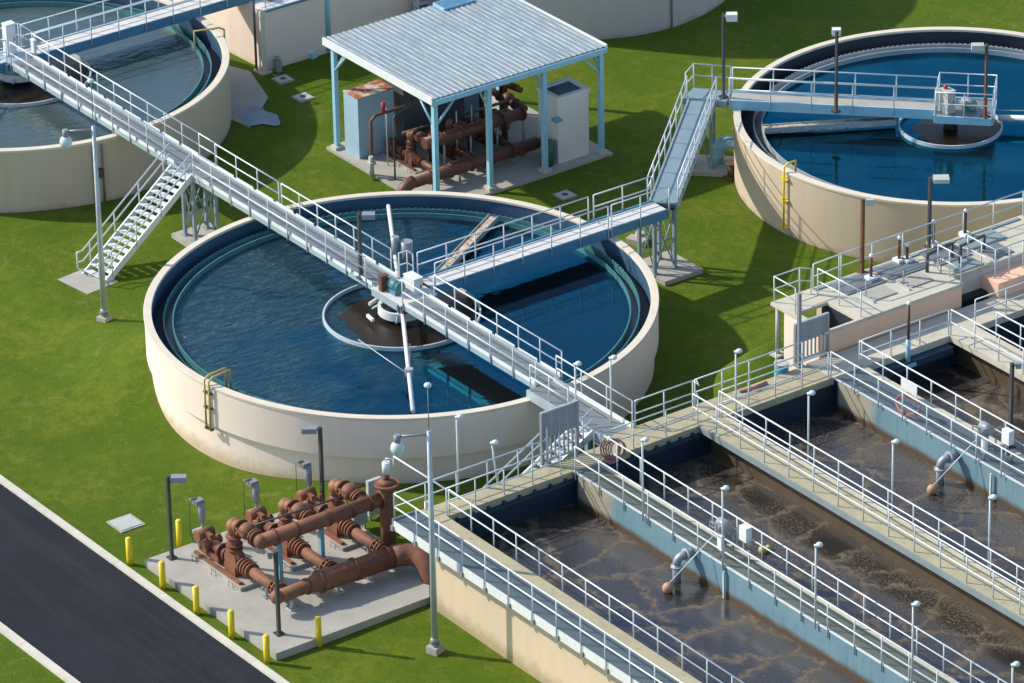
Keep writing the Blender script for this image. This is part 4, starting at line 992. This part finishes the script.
for i, (x, y) in enumerate(((9.69, -8.7), (9.4, -7.83))):
    t = thing('control_kiosk', (x, y, PZ), ['grey control panel behind the upper header, left of two', 'taller grey control panel behind the upper header, right of two'][i], 'panel')
    h = (1.3, 1.7)[i]
    MB().bx(x-.08, x+.08, y-.3, y+.3, PZ+.25, PZ+h).build('panel', 'cover_pale', t); MB().bx(x-.04, x+.04, y-.24, y-.18, PZ, PZ+.248).bx(x-.04, x+.04, y+.18, y+.24, PZ, PZ+.248).build('leg', 'gate_grey', t)

def cover(p, z, w, mat, label, rz=0.):
    t = thing('ground_cover', (*p, z), label, 'cover')
    MB().box((*p, z+.01), (w, w, .1), rz=rz).build('frame', 'concrete', t); MB().box((*p, z+.07), (w*.82, w*.82, .02), rz=rz).build('plate', mat, t)
    if w < 1: MB().cyl((*p, z+.082), (*p, z+.09), .14, 12).build('lid', 'dark_metal', t)
cover((3.56, -14.92), -.47, 1.05, 'cover_pale', 'pale square cover in the grass beside the yellow bollards')
cover((-25.53, 11.49), 0, .72, 'cover_pale', 'square concrete cover in the grass close to the beige building')
cover((-23.41, 11.1), 0, .72, 'cover_pale', 'square concrete cover in the grass left of the pump shelter')
cover((-8.49, 14.05), 0, .72, 'cover_pale', 'square concrete cover in the grass between shelter and middle tank')
solo(MB().box((*(-3.1, 13.67), .1), (.8, .5, .25), rz=.4).cyl((*(-3.25, 13.94), .1), (*(-3.25, 13.94), .35), .2, 12), 'drain_block', 'concrete', 'small concrete block in the grass beside the tower behind the middle tank', 'block', (*(-3.1, 13.67), 0))
# concrete apron with a puddle beside the left tank
mb = MB().prism([(-28.33, 10.37), (-27.14, 10.84), (-24.34, 9.92), (-22.21, 7.58), (-23.4, 7.4)], -.15, .05)
ap = solo(mb, 'concrete_apron', 'concrete', 'grey concrete apron between the left edge tank and the beige building', 'slab', (-24, 9, 0))
pts = []
for i in range(26):
    a = 2*pi*i/26; r = 1.0+.16*sin(3*a)+.12*sin(5*a+1); c = (-22.82, 8.45)
    pts.append((c[0]+1.05*r*cos(a), c[1]+.75*r*sin(a)))
pm('puddle', (.24, .36, .42), (.19, .30, .36), 2, .10)
struct(MB().prism(pts, .052, .058), 'puddle', 'puddle')
# ---------------------------------------------------------------- pump shelter
sh = thing('pump_shelter', (-14.5, 13.4, 0), 'open shelter with corrugated metal roof on light blue posts', 'shelter')
RX0, RX1, RY0, RY1, RZ = -18.5, -10.6, 9.05, 17.8, 4.98
def roof():
    mb = MB(); prof = []; pitch = .27; y = RY0
    while y < RY1-.01:
        prof += [(y, 0.), (y+.15, 0.), (y+.165, .03), (y+.225, .03), (y+.24, 0.)]; y += pitch
    xs = [RX0 + (RX1-RX0)*i/3 for i in range(4)]
    v = []; f = []; m = len(prof)
    for x in xs:
        for (yy, z) in prof: v.append((x, yy, RZ+z+(x-RX1)*-.006))
    for i in range(3):
        for j in range(m-1): f.append((i*m+j, (i+1)*m+j, (i+1)*m+j+1, i*m+j+1))
    n0 = len(v); v += [(x, y2, z-.03) for x, y2, z in v]; f += [tuple(n0+k for k in q)[::-1] for q in f]
    return mb._add(v, f)
roof().build('roof', 'roof_sheet', sh)
MB().bx(RX1-.02, RX1+.09, RY0, RY1, RZ-.26, RZ-.035).bx(RX0, RX0+.1, RY0, RY1, RZ-.22, RZ-.035).build('eave_beam', 'light_blue', sh)
MB().bx(RX0, RX1, RY0-.09, RY0-.003, RZ-.24, RZ+.075).bx(RX0, RX1, RY1+.003, RY1+.07, RZ-.24, RZ+.075).build('fascia', 'plate_white', sh)
mb = MB()
for i in range(1, 6): y = RY0+(RY1-RY0)*i/6; mb.bx(RX0+.1, RX1-.1, y-.06, y+.06, RZ-.28, RZ-.07)
mb.build('rafter', 'light_blue', sh)
for (x, y) in ((-18.0, 9.2), (-18.0, 13.4), (-18.0, 17.6), (-10.76, 9.2), (-10.76, 11.9), (-10.76, 14.7), (-10.76, 17.62)):
    p = MB().bx(x-.1, x+.1, y-.1, y+.1, .25, RZ-.265).build('post', 'light_blue', sh)
    MB().box((x, y, .14), (.42, .42, .22)).build('footing', 'concrete_pale', p)
mb = MB()
for (x, y, dx, dy) in ((-10.72, 9.15, 0, 1), (-10.72, 9.15, -1, 0), (-18.0, 9.15, 1, 0), (-18., 9.15, 0, 1), (-10.72, 17.72, 0, -1), (-10.72, 17.72, -1, 0), (-10.72, 14.7, 0, 1), (-10.72, 14.7, -1, 0), (-10.72, 11.9, -1, 0)):
    if (y in (14.7,) and dy): continue
    mb.tube([(x+dx*.1, y+dy*.1, RZ-1.25), (x+dx*1.05, y+dy*1.05, RZ-.28)], .055, 6)
mb.build('brace', 'light_blue', sh)
rb = MB().bx(-18.5, -17.7, 14.6, 16.2, RZ+.06, RZ+.16); rb.build('roof_hatch', 'light_blue', sh)
MB().bx(-18.45, -17.75, 14.65, 16.15, RZ+.163, RZ+.17).build('hatch_opening', 'girder_blue', sh)
sp = thing('concrete_pad', (-14, 13.4, 0), 'grey concrete pad under the roofed pump shelter', 'pad')
MB().bx(-18.4, -10.45, 8.9, 18.0, -.3, .12).build('slab', 'concrete', sp)
t = cabinet(-17.55, -16.5, 9.3, 11.1, .12, 2.85, 'cab_blue', 'electrical_cabinet', 'tall light blue cabinet with rusty top under the shelter', top='cab_top')
t = cabinet(-17.6, -16.35, 11.5, 14.6, .12, 2.9, 'cab_dark', 'electrical_cabinet', 'long dark grey cabinet under the shelter behind the pumps')
cabinet(-17.5, -16.9, 15.0, 16.0, .12, 2.6, 'cab_blue', 'electrical_cabinet', 'narrow blue grey cabinet at the back of the shelter', top='cab_white')
t = thing('equipment_enclosure', (-11.7, 16.3, .12), 'white boxy enclosure with open dark top at the right end of the shelter', 'enclosure')
MB().bx(-12.35, -10.98, 15.55, 17.15, .12, 3.0).build('body', 'cab_white', t)
MB().bx(-12.4, -10.93, 15.5, 15.7, 3.002, 3.14).bx(-12.4, -10.93, 17.0, 17.2, 3.002, 3.14).bx(-12.4, -12.2, 15.703, 16.997, 3.002, 3.14).bx(-11.13, -10.93, 15.703, 16.997, 3.002, 3.14).build('top_frame', 'cab_white', t)
MB().bx(-12.19, -11.14, 15.71, 16.99, 3.003, 3.05).build('opening', 'tank_inside', t)
MB().bx(-10.97, -10.6, 15.2, 15.54, 2.2, 2.3).build('side_shelf', 'steel_blue', t)
solo(MB().cyl((-11.2, 15.15, .12), (-11.2, 15.15, 1.2), .26, 14), 'waste_bin', 'green_bin', 'dark green drum beside the white enclosure in the shelter', 'bin', (-11.2, 15.15, .12))
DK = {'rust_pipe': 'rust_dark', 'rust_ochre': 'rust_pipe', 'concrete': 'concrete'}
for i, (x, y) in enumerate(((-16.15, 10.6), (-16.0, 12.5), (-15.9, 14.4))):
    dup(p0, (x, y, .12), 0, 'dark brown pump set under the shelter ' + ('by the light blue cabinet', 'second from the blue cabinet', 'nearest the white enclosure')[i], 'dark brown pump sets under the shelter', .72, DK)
for k, (x, z, r, y0, lab) in enumerate(((-12.15, .75, .27, 9.0, 'long brown pipe at the near side of the shelter bending into the grass'), (-13.15, 1.75, .25, 10.3, 'dark brown upper header pipe under the shelter'))):
    t = thing('shelter_header', (x, 12, .12), lab, 'pipe')
    mb = MB().tube([(x, y0, z), (x, 15.3, z)], r, 20); mb.build('pipe', 'rust_dark', t)
    if k == 0: MB().elbow((x, y0, z), (0, -1, 0), (0, 0, -1), .6, r, 18).build('elbow', 'rust_dark', t)
    mb = MB()
    for i in range(5): flange(mb, (x, y0+.8+i*1.05, z), (0, 1, 0), r+.06, .06)
    mb.build('coupling', 'rust_dark', t)
    mb = MB()
    for i in range(4): mb.cyl((x, y0+1.0+i*1.35, .12), (x, y0+1.0+i*1.35, z-r+.02), .05, 8)
    mb.build('pipe_stand', 'grey_metal', t)
t = thing('cable_hangers', (-14, 12, .12), 'thin pale upright rods standing among the shelter pumps', 'rods')
for (x, y, h) in ((-15.3, 9.9, 2.6), (-13.6, 11.0, 2.2), (-13.8, 12.4, 2.3), (-14.4, 13.6, 2.0), (-14.9, 14.9, 2.4)):
    MB().cyl((x, y, .12), (x, y, .12+h), .03, 6).build('rod', 'galv', t)
t = thing('branch_pipe', (-14.6, 12.6, .12), 'tangle of dark brown branch pipes behind the shelter headers', 'pipe')
for (x, y, z) in ((-14.5, 11.6, 1.2), (-14.4, 13.5, 1.1), (-14.3, 15.2, 1.3)):
    mb = MB().tube([(x, y, .12), (x, y, z), (x+.25, y, z+.25), (x+1.2, y, z+.25)], .13, 10); mb.ball((x, y, z), .22, 12, 8)
    flange(mb, (x, y, .7), (0, 0, 1), .22); flange(mb, (x+.7, y, z+.25), (1, 0, 0), .22); mb.build('pipe', 'rust_dark', t)
MB().tube([(-14.9, 10.4, 1.55), (-14.9, 15.8, 1.55)], .07, 8).build('conduit', 'dark_metal', t)
t = thing('gas_pipe', (-14.9, 8.75, 0), 'thin dark red pipe rising at the left corner of the shelter pad', 'pipe')
MB().tube([(-14.9, 8.85, .1), (-14.9, 8.85, 2.55), (-14.9, 9.1, 2.75), (-14.9, 13.2, 2.75)], .075, 10).build('pipe', 'brown_rod', t)
MB().cyl((-14.9, 9.5, 2.8), (-14.9, 9.5, 3.25), .09, 10).build('relief_valve', 'red', t)
MB().cyl((-14.75, 8.7, .1), (-14.75, 8.7, 1.05), .1, 10).box((-14.75, 8.7, .75), (.3, .3, .12)).build('regulator', 'cover_pale', t)
t = thing('conduit_post', (-14.0, 9.4, .12), 'thin dark bent conduit standing in front of the blue cabinet', 'pipe')
MB().tube([(-13.9, 9.3, .12), (-13.9, 9.3, 2.9), (-14.0, 9.5, 3.0), (-14.3, 10.4, 3.0)], .04, 8).build('pipe', 'dark_metal', t)
solo(MB().box((-12.9, 15.2, .3), (.35, .35, .3), rz=.4), 'tool_box', 'yellow', 'small yellow box on the shelter floor near the white enclosure', 'box', (-12.9, 15.2, .12))
t = thing('pipe_rack', (-16.6, 16.4, .12), 'cluster of dark brown pipes at the back right of the shelter', 'pipe')
mb = MB()
for a, b, c in ((-16.5, 15.6, 1.6), (-16.0, 16.3, 1.9), (-16.6, 16.9, 1.4)): mb.tube([(a, b, .12), (a, b, c), (a+.9, b+.2, c)], .13, 10)
mb.tube([(-17, 16.2, 1.3), (-14.2, 16.2, 1.3)], .16, 12).ball((-15.4, 16.2, 1.35), .3); mb.build('pipe', 'rust_dark', t)
mb = MB(); flange(mb, (-16, 16.2, 1.3), (1, 0, 0), .25); flange(mb, (-14.9, 16.2, 1.3), (1, 0, 0), .25); mb.build('coupling', 'rust_dark', t)

# big blue drain elbow and rusty valve beside the right tank
t = thing('drain_elbow', (-6.9, 20.9, 0), 'fat light blue pipe elbow coming out of the upper right tank', 'pipe')
MB().elbow((-7.4+.2, 20.75, -.05), (0, 0, 1), (.72, .69, 0), .01, .42, 16, 2) if False else None
MB().tube([(-6.95, 20.75, -.1), (-6.95, 20.75, .62), (-6.92, 20.78, .84), (-6.80, 20.9, 1.04), (-6.62, 21.08, 1.12), (-6.3, 21.4, 1.12)], .29, 20).build('pipe', 'light_blue', t)
MB().cyl((-6.95, 20.75, .45), (-6.95, 20.75, .52), .33, 20).build('collar', 'light_blue', t)
t = thing('rusty_valve', (*(-5.58, 20.28), 0), 'dark rusty valve on the ground against the upper right tank', 'valve')
q = (-5.66, 20.5)
MB().cyl((q[0], q[1], 0), (q[0], q[1], .6), .15, 14).build('body', 'stained_wall', t); MB().cyl((q[0], q[1], .6), (q[0], q[1], .68), .2, 14).box((q[0], q[1], .05), (.5, .5, .1)).build('flange', 'brown_rod', t)
# ---------------------------------------------------------------- chamber at the right
CZ = 4.1
CX0, CX1 = 10.95, 14.12
ch = thing('valve_chamber', (12.5, 14, 0), 'raised concrete chamber with grey hatches and pinkish side wall at the right', 'chamber')
HY0, HY1, HX0, HX1 = 9.62, 11.05, 12.25, 14.05
MB().bx(CX1-.22, CX1, HY0-.45, 16.1, .0, CZ-.14).build('side_wall', 'wall_pink', ch)
MB().bx(11.75, CX1-.223, 9.38, 9.58, .0, CZ-.14).build('end_wall', 'wall_cream', ch)
mb = MB().bx(CX0, HX0, 9.36, HY1, CZ-.13, CZ).bx(HX0, CX1+.05, 9.36, HY0, CZ-.13, CZ).bx(HX1, CX1+.05, HY0+.003, HY1, CZ-.13, CZ).bx(CX0, CX1+.05, HY1+.003, 16.15, CZ-.13, CZ).bx(CX0, 13.5, 16.153, 24, CZ-.13, CZ)
mb.build('roof_slab', 'concrete_pale', ch)
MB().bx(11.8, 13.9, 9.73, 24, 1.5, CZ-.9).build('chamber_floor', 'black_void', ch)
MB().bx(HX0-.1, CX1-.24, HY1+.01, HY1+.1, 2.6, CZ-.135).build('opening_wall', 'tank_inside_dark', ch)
MB().bx(12.1, 13.5, 16.16, 24, 0, CZ-.14).build('side_wall', 'wall_grey', ch)
MB().bx(13.5, 14.5, 17.6, 24, 0, CZ-.35).build('side_wall', 'wall_pink', ch)
MB().bx(CX0, CX0+.3, 11.6, 24, 0, CZ-.14).build('back_wall', 'wall_tan', ch)
for (a, b, c, d, m_) in ((11.25, 12.3, 12.0, 13.9, 'hatch_grey'), (11.25, 12.3, 14.1, 15.9, 'hatch_grey'), (12.5, 13.3, 12.5, 13.6, 'concrete'), (12.5, 13.3, 14.3, 15.4, 'concrete'), (11.2, 12.5, 16.4, 18.0, 'hatch_grey'), (12.6, 13.4, 16.5, 17.8, 'hatch_blue'), (11.2, 12.2, 18.2, 20.0, 'hatch_blue'), (12.3, 13.3, 18.4, 19.4, 'hatch_grey'), (11.1, 11.25, 11.3, 21.5, 'hatch_blue')):
    MB().bx(a, b, c, d, CZ+.003, CZ+.05).build('hatch', m_, ch)
mb = MB()
for a, c in ((12.45, 12.35), (12.45, 14.1)):
    mb.bx(a-.02, a+.95, c, c+.06, CZ+.003, CZ+.09)
mb.build('hatch_frame', 'galv', ch)
t = thing('slab_leg', (11.15, 9.65, 2.0), 'grey pipe leg with small footing under the free corner of the chamber slab', 'leg')
MB().cyl((11.1, 9.6, 1.9), (11.1, 9.6, CZ-.135), .09, 10).build('pipe', 'cover_pale', t); MB().box((11.1, 9.6, gz(11.1, 9.6)+.03), (.5, .5, .08)).build('footing', 'concrete_pale', t)
def crail(pts, label, **kw): return tag(guard_rail(pts, label, **kw), group='pipe guard rails on the chamber')
crail([(12.3, 9.48, CZ), (11.02, 9.48, CZ), (11.02, 10.7, CZ), (11.35, 11.0, CZ)], 'guard rail round the free corner of the chamber slab', sp=1.1)
crail([(11.5, 11.2, CZ), (14.0, 11.25, CZ)], 'guard rail across the chamber just behind the open pit', sp=1.2)
crail([(11.1, 11.3, CZ), (11.05, 12.6, CZ), (11.05, 12.7, CZ+.0), (11.05, 21.8, CZ)], 'long back guard rail of the chamber before the upper right tank', sp=1.6)
crail([(11.1, 21.9, CZ), (14.4, 21.9, CZ)], 'guard rail at the far right end of the chamber', sp=1.3)
crail([(12.7, 16.1, CZ), (14.05, 16.1, CZ)], 'pale guard rail across the chamber at the step, left of two', sp=.7)
crail([(12.8, 17.5, CZ), (14.4, 17.5, CZ), (14.4, 19.6, CZ)], 'pale guard rail at the chamber step, right of two', sp=.7)
crail([(12.9, 12.4, CZ), (13.0, 16.0, CZ)], 'low grey guard rail over the hatches of the chamber', sp=1.6, mat='gate_grey', h=.7, mid=())
def stem(x, y, h, label, tip='lamp_white'):
    t = thing('stem_valve', (x, y, CZ), label, 'valve stem', 'thin upright valve stems on the chamber roof')
    MB().cyl((x, y, CZ+.06), (x, y, CZ+h), .06, 8).build('rod', 'brown_rod', t); MB().ball((x, y, CZ+h+.03), .085).build('tip', tip, t); MB().box((x, y, CZ+.08), (.4, .34, .16)).build('base', 'lamp_white', t)
for (u, h, lab) in (((11.8, 13.55), 1.0, 'short valve stem with pale ball nearest the chamber opening'), ((11.25, 15.39), 1.0, 'valve stem with white tip, second from the chamber opening'), ((11.44, 15.63), .7, 'plain dark valve stem on the chamber roof'), ((10.97, 17.32), 1.0, 'orange brown valve stem beside the right chamber lamp pole'), ((11.05, 18.86), 1.05, 'valve stem with white tip farthest to the right on the chamber')):
    stem(*u, h, lab)
def crank(u, v, label):
    t = thing('lifting_frame', (*u, CZ), label, 'frame', 'dark lifting frames on the chamber roof')
    MB().cyl((*u, CZ), (*u, CZ+.8), .07, 8).build('post', 'dark_metal', t); MB().cyl((*v, CZ), (*v, CZ+.6), .06, 8).build('leg', 'dark_metal', t)
    MB().tube([(*u, CZ+.75), (*v, CZ+.62)], .06, 8).build('beam', 'dark_metal', t)
crank((12.82, 17.11), (12.44, 18.63), 'dark lifting frame near the far end of the chamber roof')
crank((12.58, 15.67), (12.23, 17.21), 'dark lifting frame in the middle of the chamber roof')
t = thing('gauge_pole', (XI+.1, 12.35, 2.9), 'brown rod with white tip in a blue sleeve at the fourth basin end', 'pole')
MB().cyl((XI+.2, 11.9, 2.6), (XI+.2, 11.9, 3.75), .09, 10).box((XI+.2, 11.9, 2.72), (.4, .5, .14)).build('sleeve', 'light_blue', t); MB().cyl((XI+.2, 11.9, 3.75), (XI+.2, 11.9, 5.2), .055, 8).build('rod', 'brown_rod', t); MB().ball((XI+.2, 11.9, 5.24), .09).build('tip', 'lamp_white', t)

# ---------------------------------------------------------------- background tank and beige building
t = thing('storage_tank', (-27.16, 28.27, 0), 'grey white round tank cut by the top edge of the photo behind the shelter', 'tank')
MB().ring((-27.16, 28.27, 0), [(7.49, -.3), (7.49, 6.0), (7.3, 6.0), (7.3, -.3)], 320).build('wall', 'wall_grey', t)
MB().disc((-27.16, 28.27, 5.8), 7.35, 64).build('roof', 'cab_white', t)
q = (-19.74, 28.13); an = atan2(q[1]-28.27, q[0]+27.16)
MB().cyl((-27.16+7.56*cos(an), 28.27+7.56*sin(an), 0), (-27.16+7.56*cos(an), 28.27+7.56*sin(an), 6), .04, 6).build('downpipe', 'grey_metal', t)
t = thing('beige_building', (-28, 14, 0), 'low beige block with blue edged roof at the top left behind the left tank', 'building')
bp = [(-29.4, 11.3), (-26.78, 11.45), (-26.75, 14.9), (-27.6, 18.5), (-28.6, 22.0), (-34, 22), (-34, 11.3)]
MB().prism(bp, -.3, 2.78).build('wall', 'wall_cream', t)
MB().prism([(x*1.0, y) for x, y in [(-29.3, 11.4), (-26.86, 11.55), (-26.83, 14.9), (-27.68, 18.5), (-28.68, 22), (-33.9, 21.9), (-33.9, 11.4)]], 2.785, 2.84).build('roof', 'cab_white', t)
mb = MB().tube([(-26.74, 11.5, 2.82), (-26.71, 14.9, 2.82), (-27.56, 18.5, 2.82), (-28.56, 22, 2.82)], .06, 6); mb.build('roof_edge', 'girder_blue', t)
MB().bx(-26.95, -26.7, 11.2, 11.44, 0, 2.9).build('corner_column', 'rim', t)
MB().box((-26.83, 11.3, 0), (.7, .6, .15)).build('column_foot', 'concrete_pale', t)
rails(t, [(-29.2, 11.5, 2.84), (-26.95, 11.65, 2.84), (-26.9, 15, 2.84)], single='guard_rail')
mb = MB()
for i in range(4): mb.cyl((-27.6-.5*i, 12.3+.4*i, 2.84), (-27.6-.5*i, 12.3+.4*i, 3.2), .16, 10)
mb.build('roof_vent', 'gate_grey', t)
t = thing('access_ladder', (-27.2, 11.25, 0), 'thin dark ladder and pipe at the corner of the beige building', 'ladder')
mb = MB().cyl((-27.25, 11.22, 0), (-27.25, 11.22, 4.2), .035, 6).cyl((-26.98, 11.1, 0), (-26.98, 11.1, 4.2), .035, 6)
mb.build('rail', 'dark_metal', t)
mb = MB()
for i in range(11): mb.tube([(-27.25, 11.22, .3+i*.35), (-26.98, 11.1, .3+i*.35)], .015, 5)
mb.build('rung', 'dark_metal', t)
q = (-26.83, 14.72)
t = thing('blue_downpipe', (*q, 0), 'light blue pipe bent down the face of the beige building near the shelter', 'pipe')
MB().tube([(q[0]-.5, q[1]-.4, 2.7), (q[0]-.1, q[1]-.2, 2.95), (q[0]+.05, q[1], 2.75), (q[0]+.05, q[1], .1)], .14, 12).build('pipe', 'light_blue', t)
q = (-26.84, 13.83); solo(MB().box((*q, .12), (.5, .35, .25), rz=.3), 'drain_grate', 'globe_blue', 'small pale blue grate in the grass before the beige building', 'grate', (*q, 0))
solo(MB().bx(-26.6, -26.3, 11.7, 11.95, 0, .55).cyl((-26.45, 11.82, .55), (-26.45, 11.82, .7), .1), 'utility_box', 'gate_grey', 'small grey utility box against the beige building wall', 'box', (-26.45, 11.82, 0))
q = (-28.95, 19.93)
stairs((q[0]-2.2, q[1]+1.5), (q[0]+1.5, q[1]+.6), 1.1, 'partly hidden white stairs behind the shelter roof at the top of the photo', 12, zt=3.4)
t = thing('stair_bund', (q[0], q[1]-1.2, 0), 'sand coloured wedge wall beside the stairs behind the shelter roof', 'wall')
MB()._add([(q[0]-3, q[1]-1.2, 0), (q[0]+1.5, q[1]-1.2, 0), (q[0]-3, q[1]-1.2, 3.2), (q[0]-3, q[1]-.9, 0), (q[0]+1.5, q[1]-.9, 0), (q[0]-3, q[1]-.9, 3.2)], [(0, 1, 2), (5, 4, 3), (0, 3, 4, 1), (1, 4, 5, 2), (2, 5, 3, 0)]).build('wedge', 'wall_sand', t)
# conduit riser on the left tank wall under the walkway
t = thing('wall_conduit', (-20.1, -1.6, 0), 'pair of dark conduits rising on the left tank wall under the walkway', 'pipe')
for a in (-9, -11.5):
    c0 = (T1[0]+8.97*cos(radians(a)), T1[1]+8.97*sin(radians(a)))
    MB().cyl((*c0, 0), (*c0, 2.6), .05, 6).build('pipe', 'hatch_grey', t)
MB().bx(-19.95, -19.6, -1.55, -1.25, 1.2, 1.55).build('junction_box', 'brown_rod', t)

# ---------------------------------------------------------------- world, sun, camera
SUN_AZ, SUN_EL = 218., 36.
w = bpy.data.worlds.new('World'); S.world = w; w.use_nodes = True
nt = w.node_tree; bg = nt.nodes['Background']
sky = nt.nodes.new('ShaderNodeTexSky'); sky.sky_type = 'NISHITA'; sky.sun_disc = False
sky.sun_elevation = radians(SUN_EL); sky.sun_rotation = radians(90-SUN_AZ+360)
sky.altitude = 10; sky.air_density = 1.0; sky.dust_density = 1.2; sky.ozone_density = 1.2
nt.links.new(sky.outputs['Color'], bg.inputs['Color']); bg.inputs['Strength'].default_value = .15
sl = bpy.data.lights.new('sun', 'SUN'); sl.energy = 3.6; sl.angle = radians(.9); sl.color = (1., .92, .78)
so = bpy.data.objects.new('sun', sl); COL.objects.link(so)
d = Vector((-cos(radians(SUN_AZ))*cos(radians(SUN_EL)), -sin(radians(SUN_AZ))*cos(radians(SUN_EL)), -sin(radians(SUN_EL))))
so.rotation_euler = d.to_track_quat('-Z', 'Y').to_euler(); so.location = (-40, -30, 60)

cam = bpy.data.cameras.new('camera'); co = bpy.data.objects.new('camera', cam); COL.objects.link(co); S.camera = co
cam.sensor_width = 36; cam.lens = 5300/1024*36; cam.clip_start = 1; cam.clip_end = 2000
PT, RO, AZ = 0.4651987121974161, -0.01996330475057633, 2.522537493689857
F = Vector((cos(PT)*cos(AZ), cos(PT)*sin(AZ), -sin(PT))); Rv = F.cross(Vector((0, 0, 1))).normalized(); Uv = Rv.cross(F)
R2 = Rv*cos(RO)+Uv*sin(RO); U2 = -Rv*sin(RO)+Uv*cos(RO)
mt = Matrix((R2, U2, -F)).transposed().to_4x4(); mt.translation = Vector((151.08, -102.47, 92.52008))
co.matrix_world = mt
S.view_settings.view_transform = 'Standard'; S.view_settings.look = 'None'; S.view_settings.exposure = 0.36; S.view_settings.gamma = 1.0
S.render.engine = 'CYCLES'; S.cycles.max_bounces = 6; S.cycles.use_denoising = True
